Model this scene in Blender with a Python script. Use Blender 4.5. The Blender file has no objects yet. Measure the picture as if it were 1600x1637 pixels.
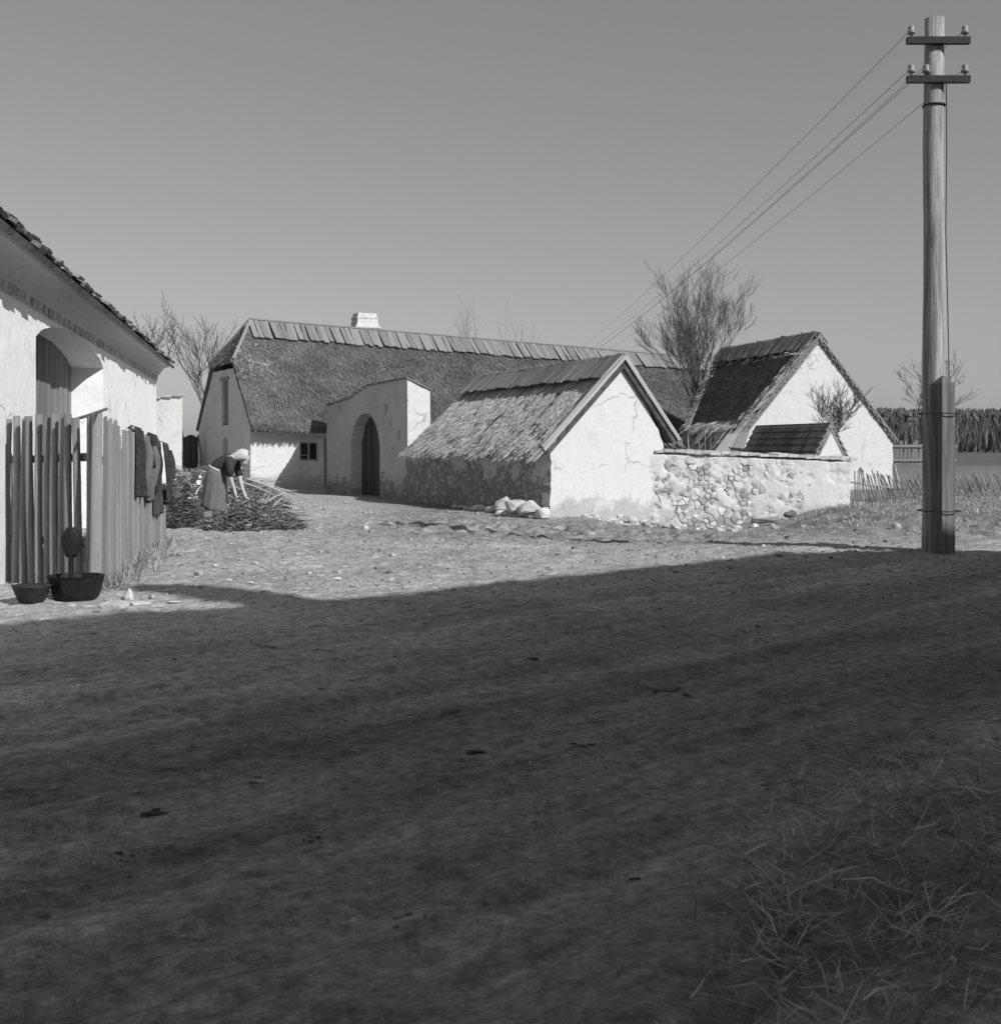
import bpy, bmesh, math, random, zlib
import numpy as np
from mathutils import Vector, Matrix, noise
R = math.radians
random.seed(7); rng = np.random.default_rng(7)
scene = bpy.context.scene
col = scene.collection

# ------------------------------------------------------------------ camera, sky, sun, exposure
CAM_H = 1.4; FPX = 1915.0; CX = 800.0; HY = 715.0          # photograph pixels (1600 x 1637)
cam_d = bpy.data.cameras.new('camera')
cam = bpy.data.objects.new('camera', cam_d); col.objects.link(cam)
cam.location = (0, 0, CAM_H); cam.rotation_euler = (R(90), 0, 0)
cam_d.sensor_fit = 'HORIZONTAL'; cam_d.sensor_width = 36; cam_d.lens = FPX / 1600 * 36
cam_d.shift_y = -(818.5 - HY) / 1600
cam_d.clip_start = 0.05; cam_d.clip_end = 5000
cam_d.dof.use_dof = True; cam_d.dof.focus_distance = 26; cam_d.dof.aperture_fstop = 7.0
scene.camera = cam

SUN_A, SUN_E = 48.0, 34.0      # degrees to the right of straight behind the camera; elevation
sdir = Vector((math.cos(R(SUN_E)) * math.sin(R(SUN_A)), -math.cos(R(SUN_E)) * math.cos(R(SUN_A)), math.sin(R(SUN_E))))
world = bpy.data.worlds.new('World'); scene.world = world; world.use_nodes = True
wn = world.node_tree; wn.nodes.clear()
sky = wn.nodes.new('ShaderNodeTexSky'); sky.sky_type = 'NISHITA'; sky.sun_disc = False
sky.sun_elevation = R(SUN_E); sky.sun_rotation = math.atan2(sdir.x, sdir.y)
sky.air_density = 1.0; sky.dust_density = 1.0; sky.ozone_density = 1.0
bw = wn.nodes.new('ShaderNodeRGBToBW')                       # black and white film
pw = wn.nodes.new('ShaderNodeMath'); pw.operation = 'POWER'; pw.inputs[1].default_value = 0.68        # film response flattens the sky
bg = wn.nodes.new('ShaderNodeBackground'); bg.inputs['Strength'].default_value = 0.138
wo = wn.nodes.new('ShaderNodeOutputWorld')
wn.links.new(sky.outputs[0], bw.inputs[0]); wn.links.new(bw.outputs[0], pw.inputs[0]); wn.links.new(pw.outputs[0], bg.inputs['Color']); wn.links.new(bg.outputs[0], wo.inputs[0])
sun_d = bpy.data.lights.new('sun', 'SUN'); sun_d.energy = 4.4; sun_d.angle = R(0.5); sun_d.color = (1.0, 0.995, 0.985)
sun = bpy.data.objects.new('sun', sun_d); col.objects.link(sun)
sun.rotation_euler = (-sdir).to_track_quat('-Z', 'Y').to_euler(); sun.location = (20, -20, 30)
scene.view_settings.view_transform = 'Standard'; scene.view_settings.look = 'None'
scene.view_settings.exposure = 0.0; scene.view_settings.gamma = 1.0; scene.view_settings.use_curve_mapping = False
scene.cycles.use_denoising = True
scene.cycles.max_bounces = 5; scene.cycles.diffuse_bounces = 3; scene.cycles.glossy_bounces = 2; scene.cycles.transmission_bounces = 2

# ------------------------------------------------------------------ helpers
def P(u, v, d):                      # photograph pixel at distance d
    return Vector(((u - CX) / FPX * d, d, CAM_H - (v - HY) / FPX * d))
ORG = {}
def setp(o, parent):
    if parent is not None: o.parent = parent
def thing(name, label, cat, loc, group=None):
    o = bpy.data.objects.new(name, None); col.objects.link(o)
    o.empty_display_size = 0.2
    o.location = loc; ORG[o.name] = Vector(loc); tag(o, label, cat, group); return o
def tag(o, label=None, cat=None, group=None, kind=None):
    if label: o['label'] = label
    if cat: o['category'] = cat
    if group: o['group'] = group
    if kind: o['kind'] = kind
    return o
def place(o, org, parent):
    org = Vector(org); col.objects.link(o); ORG[o.name] = org
    o.location = org - (ORG[parent.name] if parent else Vector((0, 0, 0)))
    setp(o, parent); return o
def build_mesh(name, V, F, mat, smooth=False):
    me = bpy.data.meshes.new(name)
    V = np.asarray(V, dtype=np.float64)
    if isinstance(F, np.ndarray):
        n, k = F.shape
        me.vertices.add(len(V)); me.vertices.foreach_set('co', V.astype(np.float32).ravel())
        me.loops.add(n * k); me.loops.foreach_set('vertex_index', F.astype(np.int32).ravel())
        me.polygons.add(n); me.polygons.foreach_set('loop_start', np.arange(0, n * k, k, dtype=np.int32))
        try: me.polygons.foreach_set('loop_total', np.full(n, k, dtype=np.int32))
        except Exception: pass
        me.update(calc_edges=True); me.validate()
    else:
        me.from_pydata([tuple(v) for v in V], [], F); me.update()
    if mat: me.materials.append(mat)
    if smooth: me.polygons.foreach_set('use_smooth', np.ones(len(me.polygons), dtype=bool))
    return me
def obj(name, V, F, mat, parent=None, smooth=False, origin=None):
    V = np.asarray(V, dtype=np.float64)
    if origin is None:
        lo, hi = V.min(0), V.max(0); origin = ((lo[0] + hi[0]) / 2, (lo[1] + hi[1]) / 2, lo[2])
    me = build_mesh(name, V - np.array(origin), F, mat, smooth)
    return place(bpy.data.objects.new(name, me), origin, parent)
def bm_obj(name, bm, mat, parent=None, smooth=False):
    bm.verts.ensure_lookup_table()
    bmesh.ops.recalc_face_normals(bm, faces=bm.faces)
    V = [tuple(v.co) for v in bm.verts]; bm.verts.index_update()
    F = [[v.index for v in f.verts] for f in bm.faces]; bm.free()
    return obj(name, V, F, mat, parent, smooth)
def piece(name, me, Mw, parent, mat=None):      # shared mesh, own matrix (world)
    o = bpy.data.objects.new(name, me); col.objects.link(o)
    ORG[o.name] = Vector(Mw.translation)
    o.matrix_basis = Matrix.Translation(-(ORG[parent.name] if parent else Vector((0, 0, 0)))) @ Mw
    setp(o, parent)
    return o
def mtx(xa, ya, za, loc):
    m = Matrix.Identity(4)
    for i, a in enumerate((xa, ya, za)):
        for j in range(3): m[j][i] = a[j]
    for j in range(3): m[j][3] = loc[j]
    return m
def board_m(p0, p1, width, thick, nrm):           # unit board: x in +-.5, y in 0..1, z in 0..1
    p0 = Vector(p0); p1 = Vector(p1); y = p1 - p0; n = Vector(nrm); n = (n - y.normalized() * n.dot(y.normalized())).normalized()
    x = y.cross(n).normalized()
    return mtx(x * width, y, n * thick, p0)
def quad_mesh(A, B, C, D): return [A, B, C, D], [(0, 1, 2, 3)]
def prism(poly, ext, F=None):                   # polygon of points + extrusion vector
    poly = [Vector(p) for p in poly]; e = Vector(ext); n = len(poly)
    V = poly + [p + e for p in poly]
    Fs = [tuple(range(n))[::-1], tuple(range(n, 2 * n))] + [(i, (i + 1) % n, n + (i + 1) % n, n + i) for i in range(n)]
    return V, Fs
def solid(name, poly, ext, mat, parent=None):
    V, F = prism(poly, ext)
    bm = bmesh.new(); vs = [bm.verts.new(v) for v in V]
    for f in F: bm.faces.new([vs[i] for i in f])
    return bm_obj(name, bm, mat, parent)
def poly_wall(name, outer, holes, origin, e, thick_vec, mat, parent=None, jit=0.012, step=0.25, keep=None):
    """wall with openings: 2D outline in (s, z) metres, irregular edges, real thickness"""
    cu = bpy.data.curves.new(name, 'CURVE'); cu.dimensions = '2D'; cu.fill_mode = 'BOTH'; cu.extrude = 0.5
    r = random.Random(zlib.crc32(name.encode()) % 1000 + int(abs(origin[0]) * 10))
    for poly in [outer] + holes:
        pts = []
        for i in range(len(poly)):
            a = Vector(poly[i]); b = Vector(poly[(i + 1) % len(poly)]); L = (b - a).length; k = max(1, int(L / step))
            for j in range(k):
                q = a.lerp(b, j / k)
                if jit: q = q + Vector((r.uniform(-jit, jit), r.uniform(-jit, jit)))
                pts.append(q)
        sp = cu.splines.new('POLY'); sp.points.add(len(pts) - 1)
        for p_, q in zip(sp.points, pts): p_.co = (q.x, q.y, 0, 1)
        sp.use_cyclic_u = True
    t = bpy.data.objects.new(name, cu); col.objects.link(t)
    dg = bpy.context.evaluated_depsgraph_get(); dg.update()
    me = bpy.data.meshes.new_from_object(t.evaluated_get(dg))
    bpy.data.objects.remove(t); bpy.data.curves.remove(cu)
    V = np.zeros(len(me.vertices) * 3, dtype=np.float32); me.vertices.foreach_get('co', V); V = V.reshape(-1, 3).astype(np.float64)
    F = [list(p.vertices) for p in me.polygons]; bpy.data.meshes.remove(me)
    O = np.array(origin); E = np.array(e); T = np.array(thick_vec)
    W = O + V[:, :1] * E + np.outer(V[:, 1], [0, 0, 1]) + np.outer(0.5 - V[:, 2] if False else (V[:, 2] + 0.5), T)
    bm = bmesh.new(); vs = [bm.verts.new(w) for w in W]
    for f in F:
        try: bm.faces.new([vs[i] for i in f])
        except ValueError: pass
    bmesh.ops.remove_doubles(bm, verts=bm.verts, dist=1e-5)
    return bm_obj(name, bm, mat, parent)

def tubes(paths, sides=5):                       # list of (points, radii) -> V, F(np quads)
    Vs, Fs, off = [], [], 0
    ang = np.linspace(0, 2 * np.pi, sides, endpoint=False)
    for pts, rad in paths:
        pts = np.asarray(pts, float); n = len(pts)
        if n < 2: continue
        tan = np.gradient(pts, axis=0); tan /= (np.linalg.norm(tan, axis=1, keepdims=True) + 1e-9)
        ref = np.array([0.31, 0.17, 0.93]) if abs(tan[0] @ np.array([0.31, 0.17, 0.93])) < 0.9 else np.array([1.0, 0.1, 0])
        a = np.cross(tan, ref); a /= (np.linalg.norm(a, axis=1, keepdims=True) + 1e-9); b = np.cross(tan, a)
        rad = np.broadcast_to(np.asarray(rad, float), (n,))
        ring = pts[:, None, :] + rad[:, None, None] * (np.cos(ang)[None, :, None] * a[:, None, :] + np.sin(ang)[None, :, None] * b[:, None, :])
        Vs.append(ring.reshape(-1, 3))
        i = np.arange(n - 1)[:, None] * sides; j = np.arange(sides)[None, :]; j2 = (j + 1) % sides
        Fs.append(np.stack([i + j, i + j2, i + sides + j2, i + sides + j], -1).reshape(-1, 4) + off); off += n * sides
    return np.concatenate(Vs), np.concatenate(Fs)
def loft(rings, cap=True):                       # rings: list of equal-length point lists
    n = len(rings[0]); V = [p for r_ in rings for p in r_]; F = []
    for i in range(len(rings) - 1):
        for j in range(n): F.append((i * n + j, i * n + (j + 1) % n, (i + 1) * n + (j + 1) % n, (i + 1) * n + j))
    if cap: F.append(tuple(range(n))[::-1]); F.append(tuple(range((len(rings) - 1) * n, len(rings) * n)))
    return V, F
def rnd(a, b): return random.uniform(a, b)

# ------------------------------------------------------------------ materials (all grey: the photograph is black and white)
def newmat(name):
    m = bpy.data.materials.new(name); m.use_nodes = True; nt = m.node_tree; nt.nodes.clear()
    out = nt.nodes.new('ShaderNodeOutputMaterial'); bs = nt.nodes.new('ShaderNodeBsdfPrincipled')
    bs.inputs['Roughness'].default_value = 0.9; bs.inputs['Specular IOR Level'].default_value = 0.15
    nt.links.new(bs.outputs[0], out.inputs[0]); return m, nt, bs
class N:
    def __init__(s, nt): s.nt = nt
    def sock(s, x, inp):
        if hasattr(x, 'is_linked') or hasattr(x, 'links'): s.nt.links.new(x, inp)
        else: inp.default_value = x
    def pos(s, stretch=(1, 1, 1), obj=False, rot=0.0):
        if obj:
            tc = s.nt.nodes.new('ShaderNodeTexCoord'); o = tc.outputs['Object']
            oi = s.nt.nodes.new('ShaderNodeObjectInfo')
            ad = s.nt.nodes.new('ShaderNodeVectorMath'); ad.operation = 'ADD'
            sc_ = s.nt.nodes.new('ShaderNodeMath'); sc_.operation = 'MULTIPLY'; s.nt.links.new(oi.outputs['Random'], sc_.inputs[0]); sc_.inputs[1].default_value = 37.0
            s.nt.links.new(o, ad.inputs[0]); s.nt.links.new(sc_.outputs[0], ad.inputs[1]); o = ad.outputs[0]
        else:
            g = s.nt.nodes.new('ShaderNodeNewGeometry'); o = g.outputs['Position']
        mp = s.nt.nodes.new('ShaderNodeMapping'); s.nt.links.new(o, mp.inputs[0])
        mp.inputs['Scale'].default_value = stretch
        if rot: mp.vector_type = 'TEXTURE'; mp.inputs['Scale'].default_value = [1 / q for q in stretch]; mp.inputs['Rotation'].default_value = (0, 0, rot)
        return mp.outputs[0]
    def noise(s, vec, scale, detail=5, rough=0.6, dist=0.0):
        n = s.nt.nodes.new('ShaderNodeTexNoise'); s.nt.links.new(vec, n.inputs['Vector'])
        n.inputs['Scale'].default_value = scale; n.inputs['Detail'].default_value = detail; n.inputs['Roughness'].default_value = rough; n.inputs['Distortion'].default_value = dist
        return n.outputs[0]
    def voro(s, vec, scale, feature='F1'):
        n = s.nt.nodes.new('ShaderNodeTexVoronoi'); n.feature = feature; s.nt.links.new(vec, n.inputs['Vector']); n.inputs['Scale'].default_value = scale
        return n.outputs[0]
    def ramp(s, x, a, b, lo=0.0, hi=1.0):
        n = s.nt.nodes.new('ShaderNodeMapRange'); s.sock(x, n.inputs[0]); n.interpolation_type = 'SMOOTHSTEP'
        for k, v in zip((1, 2, 3, 4), (a, b, lo, hi)): n.inputs[k].default_value = v
        return n.outputs[0]
    def math(s, op, a, b=0.0):
        n = s.nt.nodes.new('ShaderNodeMath'); n.operation = op; s.sock(a, n.inputs[0]); s.sock(b, n.inputs[1]); return n.outputs[0]
    def mix(s, f, a, b):
        n = s.nt.nodes.new('ShaderNodeMix'); n.data_type = 'FLOAT'; s.sock(f, n.inputs[0]); s.sock(a, n.inputs[2]); s.sock(b, n.inputs[3]); return n.outputs[0]
    def island(s, lo, hi):
        g = s.nt.nodes.new('ShaderNodeNewGeometry'); return s.ramp(g.outputs['Random Per Island'], 0, 1, lo, hi)
    def objrand(s, lo, hi):
        g = s.nt.nodes.new('ShaderNodeObjectInfo'); return s.ramp(g.outputs['Random'], 0, 1, lo, hi)
    def color(s, bs, v):
        c = s.nt.nodes.new('ShaderNodeCombineColor')
        for i in range(3): s.nt.links.new(v, c.inputs[i])
        s.nt.links.new(c.outputs[0], bs.inputs['Base Color'])
    def bump(s, bs, h, strength, dist=0.02):
        b = s.nt.nodes.new('ShaderNodeBump'); s.nt.links.new(h, b.inputs['Height']); b.inputs['Strength'].default_value = strength; b.inputs['Distance'].default_value = dist
        s.nt.links.new(b.outputs[0], bs.inputs['Normal'])
def mat_simple(name, lo, hi, scale=4, stretch=(1, 1, 1), bscale=30, bump=0.4, bdist=0.01, obj=False, isl=None, orand=None, rough=0.9):
    m, nt, bs = newmat(name); n = N(nt); v = n.pos(stretch, obj)
    a = n.noise(v, scale, 7, 0.65); c = n.ramp(a, 0.3, 0.7, lo, hi)
    if isl: c = n.math('MULTIPLY', c, n.island(*isl))
    if orand: c = n.math('MULTIPLY', c, n.objrand(*orand))
    n.color(bs, c); bs.inputs['Roughness'].default_value = rough
    if bump: n.bump(bs, n.noise(v, bscale, 5, 0.7), bump, bdist)
    return m
def mat_plaster(name, base, stain, amount=(0.55, 0.75), low=0.5, zlow=(0.0, 1.0), crack=True, peel=None):
    m, nt, bs = newmat(name); n = N(nt); v = n.pos()
    big = n.noise(v, 0.9, 6, 0.6); fine = n.noise(v, 9, 8, 0.7); streak = n.noise(n.pos((6, 6, 0.7)), 1.3, 6, 0.65)
    c = n.mix(n.ramp(big, amount[0], amount[1]), base, base * 0.86)
    c = n.mix(n.ramp(streak, 0.58, 0.78, 0, 0.6), c, stain)
    c = n.math('MULTIPLY', c, n.ramp(fine, 0.25, 0.75, 0.94, 1.04))
    g = nt.nodes.new('ShaderNodeNewGeometry'); sx = nt.nodes.new('ShaderNodeSeparateXYZ'); nt.links.new(g.outputs['Position'], sx.inputs[0])
    damp = n.math('ADD', n.ramp(sx.outputs[2], zlow[0], zlow[1], 0.30, -0.25), n.noise(v, 2.2, 7, 0.7))
    c = n.mix(n.ramp(damp, 0.52, 0.72, 0, low), c, stain)
    h = n.math('ADD', n.math('MULTIPLY', fine, 0.5), n.math('MULTIPLY', n.noise(v, 2.5, 3, 0.5), 1.5))
    if peel is not None:
        pm = n.math('ADD', n.noise(v, 1.4, 9, 0.68), n.ramp(sx.outputs[2], peel[0], peel[1], 0.14, -0.12))
        pk = n.ramp(pm, 0.49, 0.57)
        wv = nt.nodes.new('ShaderNodeVectorMath'); wv.operation = 'ADD'; nw = nt.nodes.new('ShaderNodeTexNoise'); nw.inputs['Scale'].default_value = 3.0; nw.inputs['Detail'].default_value = 6; nt.links.new(v, nw.inputs['Vector']); nt.links.new(v, wv.inputs[0]); nt.links.new(nw.outputs['Color'], wv.inputs[1]); st = n.voro(wv.outputs[0], 3.2, 'DISTANCE_TO_EDGE'); sc_ = n.mix(n.ramp(st, 0.0, 0.3), 0.27, n.ramp(n.noise(v, 3.5, 8, 0.75), 0.35, 0.65, 0.27, 0.54))
        c = n.mix(pk, c, sc_)
        h = n.math('ADD', n.math('MULTIPLY', h, 0.5), n.math('SUBTRACT', n.math('MULTIPLY', n.math('MULTIPLY', pk, n.ramp(st, 0, 0.15)), 1.2), n.math('MULTIPLY', pk, 2.0)))
    wv2 = nt.nodes.new('ShaderNodeVectorMath'); wv2.operation = 'ADD'; nw2 = nt.nodes.new('ShaderNodeTexNoise'); nw2.inputs['Scale'].default_value = 1.6; nw2.inputs['Detail'].default_value = 7
    nt.links.new(v, nw2.inputs['Vector']); nt.links.new(v, wv2.inputs[0]); nt.links.new(nw2.outputs['Color'], wv2.inputs[1])
    ck = n.math('MULTIPLY', n.ramp(n.voro(wv2.outputs[0], 0.62, 'DISTANCE_TO_EDGE'), 0.0, 0.008, 1.0, 0.0), n.ramp(n.noise(v, 0.8, 4, 0.6), 0.50, 0.60))
    c = n.mix(n.math('MULTIPLY', ck, 0.45), c, base * 0.4)
    c = n.mix(n.ramp(n.noise(v, 1.7, 8, 0.72, 0.6), 0.60, 0.66, 0, 0.45), c, stain * 1.15)
    h = n.math('SUBTRACT', h, n.math('MULTIPLY', ck, 1.5))
    n.color(bs, c); n.bump(bs, h, 0.7, 0.025)
    return m
WHITE = mat_plaster('white_plaster', 0.61, 0.36, low=0.8, zlow=(-0.4, 0.8))
HOUSEW = mat_plaster('limewash', 0.84, 0.66, low=0.5, zlow=(0.0, 0.8))
OLDW = mat_plaster('weathered_plaster', 0.60, 0.33, (0.4, 0.62), 0.75, (-0.2, 1.4), peel=(0.2, 1.7))
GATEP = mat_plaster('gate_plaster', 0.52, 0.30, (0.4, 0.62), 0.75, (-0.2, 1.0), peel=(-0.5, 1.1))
MAINW = mat_plaster('farmhouse_plaster', 0.66, 0.40, (0.45, 0.7), 0.7, (0.1, 0.9))
STONEWALL = mat_plaster('stone_wall_mortar', 0.56, 0.36, (0.4, 0.6), 0.6, (-0.6, 0.4))
THATCH_D = mat_simple('old_thatch', 0.135, 0.21, 0.9, bscale=60, bump=0.6, isl=(0.6, 1.35))
THATCH_B = mat_simple('dark_thatch', 0.12, 0.20, 1.5, bscale=60, bump=0.4, isl=(0.6, 1.4))  # thatch of a darker tone than the straw at the barn edges
STRAW = mat_simple('straw_thatch', 0.42, 0.60, 2, bscale=50, bump=0.0, isl=(0.55, 1.25))
STRAW_BASE = mat_simple('straw_packed', 0.05, 0.11, 4, bscale=60, bump=0.8)
BOARD = mat_simple('weathered_board', 0.17, 0.28, 3, (9, 0.7, 9), 20, 0.4, 0.01, obj=True, orand=(0.82, 1.15))
BOARD_P = mat_simple('pale_board', 0.36, 0.54, 3, (9, 0.7, 9), 20, 0.4, 0.01, obj=True, orand=(0.8, 1.2))
PALE = mat_simple('fence_wood', 0.26, 0.56, 4, (11, 0.5, 11), 20, 0.9, 0.02, obj=True, orand=(0.75, 1.15))
POLEW = mat_simple('pole_wood', 0.16, 0.50, 5, (4, 4, 0.2), 16, 0.9, 0.02)
DOORW = mat_simple('dark_door', 0.05, 0.10, 4, (8, 0.6, 8), 20, 0.4, 0.01, obj=True, orand=(0.7, 1.3))
DOORH = mat_simple('barn_door_wood', 0.16, 0.28, 4, (8, 0.6, 8), 20, 0.4, 0.01, obj=True, orand=(0.8, 1.2))
BARK = mat_simple('bark', 0.09, 0.16, 6, (1, 1, 0.4), 40, 0.5)
TWIG = mat_simple('twigs', 0.10, 0.22, 6, bscale=40, bump=0.0, isl=(0.6, 1.5))
BRUSH = mat_simple('brushwood', 0.11, 0.22, 6, bump=0.0, isl=(0.35, 2.2))
DRY = mat_simple('dry_sticks', 0.40, 0.60, 6, bump=0.0, isl=(0.6, 1.2))
GRASS = mat_simple('dry_grass', 0.22, 0.42, 3, bump=0.0, isl=(0.5, 1.7))
STONE = mat_simple('fieldstone', 0.40, 0.62, 6, bscale=30, bump=0.5, orand=(0.7, 1.15))
WSTONE = mat_simple('limed_stone', 0.34, 0.60, 7, bscale=30, bump=0.8, orand=(0.6, 1.2))
TILE = mat_simple('dark_tiles', 0.16, 0.27, 5, bscale=40, bump=0.4, isl=(0.7, 1.3))
SLATE = mat_simple('roof_shingle', 0.14, 0.26, 5, bscale=40, bump=0.4, isl=(0.6, 1.3))
IRON = mat_simple('black_iron', 0.010, 0.020, 12, bscale=60, bump=0.2, rough=0.55)
METAL = mat_simple('dark_metal', 0.02, 0.04, 12, bump=0.1, rough=0.5)
PORC = mat_simple('porcelain', 0.22, 0.3, 8, bump=0.0, rough=0.25)
CLOTH_D = mat_simple('dark_cloth', 0.03, 0.06, 9, bscale=90, bump=0.3, orand=(0.7, 1.4))
CLOTH_G = mat_simple('grey_cloth', 0.11, 0.16, 9, bscale=90, bump=0.3)
CLOTH_W = mat_simple('white_cloth', 0.6, 0.7, 9, bscale=90, bump=0.3)
SKIRT = mat_simple('skirt_cloth', 0.12, 0.16, 12, bscale=120, bump=0.3)
BLOUSE = mat_simple('blouse_cloth', 0.04, 0.06, 12, bscale=120, bump=0.3)
SCARF = mat_simple('scarf_cloth', 0.46, 0.60, 14, bscale=120, bump=0.3)
SKIN = mat_simple('skin', 0.42, 0.48, 10, bump=0.05, rough=0.6)
FOREST = mat_simple('conifer', 0.06, 0.10, 0.2, bump=0.0, isl=(0.6, 1.5))
STAKE = mat_simple('stake_wood', 0.14, 0.28, 6, bump=0.0, orand=(0.6, 1.3))
WIREM = mat_simple('weathered_wire', 0.16, 0.22, 9, bump=0.0, rough=0.6)
WOODEND = mat_simple('cut_wood', 0.55, 0.7, 12, bump=0.2)
CHIM = mat_simple('chimney_lime', 0.5, 0.62, 5, bscale=20, bump=0.5)
m, nt, bs = newmat('window_glass'); GLASS = m
bs.inputs['Base Color'].default_value = (0.015, 0.015, 0.016, 1); bs.inputs['Roughness'].default_value = 0.08; bs.inputs['Specular IOR Level'].default_value = 0.5
# dirt
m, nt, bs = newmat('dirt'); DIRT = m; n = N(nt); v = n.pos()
vr = n.pos((0.22, 2.6, 1.0), rot=R(45))               # wheel tracks run along the road
a = n.noise(v, 0.55, 9, 0.68); b = n.noise(vr, 0.9, 8, 0.65); f = n.noise(v, 14, 8, 0.75); g_ = n.noise(v, 60, 4, 0.7)
g = nt.nodes.new('ShaderNodeNewGeometry'); sx = nt.nodes.new('ShaderNodeSeparateXYZ'); nt.links.new(g.outputs['Position'], sx.inputs[0])
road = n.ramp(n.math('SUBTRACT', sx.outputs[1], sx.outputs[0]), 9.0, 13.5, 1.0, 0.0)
c = n.ramp(a, 0.3, 0.7, 0.34, 0.48)
c = n.math('MULTIPLY', c, n.mix(road, 1.0, n.ramp(b, 0.3, 0.7, 0.66, 1.12)))
road_shade = n.ramp(n.math('SUBTRACT', sx.outputs[1], sx.outputs[0]), 6.0, 11.0, 0.70, 1.0)                     # road colour darkened to deepen the shade lying on it
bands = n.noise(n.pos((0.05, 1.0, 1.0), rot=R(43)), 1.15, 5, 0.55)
c = n.math('MULTIPLY', c, n.math('MULTIPLY', road_shade, n.mix(road, 1.0, n.ramp(bands, 0.34, 0.62, 0.76, 1.14))))
c = n.mix(n.ramp(n.noise(v, 2.3, 9, 0.7), 0.56, 0.68, 0, 0.6), c, 0.20)
c = n.math('MULTIPLY', c, n.ramp(f, 0.28, 0.72, 0.54, 1.36))
c = n.math('MULTIPLY', c, n.ramp(g_, 0.3, 0.7, 0.78, 1.2))
vs_ = n.pos((0.5, 1.5, 1.0), rot=R(25))
c = n.math('MULTIPLY', c, n.ramp(n.noise(vs_, 5.5, 5, 0.6), 0.60, 0.70, 1.0, 0.62))
c = n.math('MULTIPLY', c, n.ramp(n.noise(n.pos((0.35, 3.0, 1.0), rot=R(40)), 9.0, 6, 0.7), 0.3, 0.7, 0.82, 1.14))
c = n.math('MULTIPLY', c, n.ramp(n.noise(v, 140, 3, 0.7), 0.35, 0.65, 0.86, 1.14))
mud = n.math('MULTIPLY', n.math('MULTIPLY', n.ramp(sx.outputs[0], -4.2, -2.0), n.ramp(sx.outputs[1], 16.5, 21.0)), n.ramp(n.noise(v, 1.1, 8, 0.7), 0.36, 0.52))      # damp trampled mud before the gate
mud = n.math('MULTIPLY', mud, n.ramp(n.noise(n.pos((0.5, 2.2, 1.0)), 3.2, 7, 0.75), 0.36, 0.58, 0.25, 1.0))
c = n.mix(n.math('MULTIPLY', mud, 0.75), c, 0.13)
grs = n.math('MULTIPLY', n.ramp(sx.outputs[0], 5.0, 7.5), n.ramp(sx.outputs[1], 17.5, 20.5))
c = n.mix(grs, c, n.ramp(f, 0.3, 0.7, 0.14, 0.30))
far = n.ramp(sx.outputs[1], 45, 70); c = n.mix(far, c, n.ramp(a, 0.3, 0.7, 0.09, 0.15))
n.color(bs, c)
h = n.math('ADD', n.math('MULTIPLY', f, 1.0), n.math('ADD', n.math('MULTIPLY', g_, 0.3), n.math('MULTIPLY', b, 1.2)))
n.bump(bs, h, 0.7, 0.035)

# ------------------------------------------------------------------ shared unit meshes
def make_board(seed, nseg=5, warp=0.06):
    r = random.Random(seed); rings = []
    for i in range(nseg + 1):
        y = i / nseg; wx = 0.5 * (1 + r.uniform(-warp, warp)); dz = r.uniform(-0.12, 0.12); dx = r.uniform(-warp, warp) * 0.5
        e0 = r.uniform(-0.008, 0.008) if i in (0, nseg) else 0; b = 0.12
        rings.append([(-wx + dx, y + e0, 0 + dz), (wx + dx, y - e0, 0 + dz), (wx + dx, y - e0, 0.8 + dz), (wx * (1 - b) + dx, y, 1 + dz), (-wx * (1 - b) + dx, y, 1 + dz), (-wx + dx, y + e0, 0.8 + dz)])
    V, F = loft(rings); return V, F
def fixmesh(name, V, F, mat, smooth=False):
    bm = bmesh.new(); vs = [bm.verts.new(v) for v in V]
    for f in F: bm.faces.new([vs[i] for i in f])
    bmesh.ops.recalc_face_normals(bm, faces=bm.faces)
    me = bpy.data.meshes.new(name); bm.to_mesh(me); bm.free(); me.materials.append(mat)
    if smooth: me.polygons.foreach_set('use_smooth', np.ones(len(me.polygons), dtype=bool))
    return me
def board_set(name, mat, k=5): return [fixmesh(name, *make_board(11 * i + 3), mat) for i in range(k)]
B_ROOF = board_set('roof_board', BOARD); B_PALE = board_set('pale', PALE); B_BARGE = board_set('barge', BOARD_P, 2)
B_DOOR = board_set('door_board', DOORW, 3); B_DOORH = board_set('barn_door_board', DOORH, 3)
def make_round(seed, sides=8, seg=6, taper=0.85, wob=0.12):
    r = random.Random(seed); rings = []; ph = r.random() * 6
    for i in range(seg + 1):
        y = i / seg; k = (1 - (1 - taper) * y) * (1 + r.uniform(-0.05, 0.05)); ox = wob * math.sin(ph + y * 3); oz = wob * math.cos(ph * 2 + y * 2.5)
        rings.append([(0.5 * k * math.cos(t) + ox, y, 0.5 * k * math.sin(t) + oz) for t in [2 * math.pi * j / sides for j in range(sides)]])
    return loft(rings)
def round_set(name, mat, k=4, **kw): return [fixmesh(name, *make_round(5 * i + 1, **kw), mat, True) for i in range(k)]
RP_PALE = round_set('round_pale', PALE); RP_STICK = round_set('stick', STAKE, 3, wob=0.4, sides=6); RP_DRY = round_set('dry_stick', DRY, 3, wob=0.6, sides=6, taper=0.5)
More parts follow.
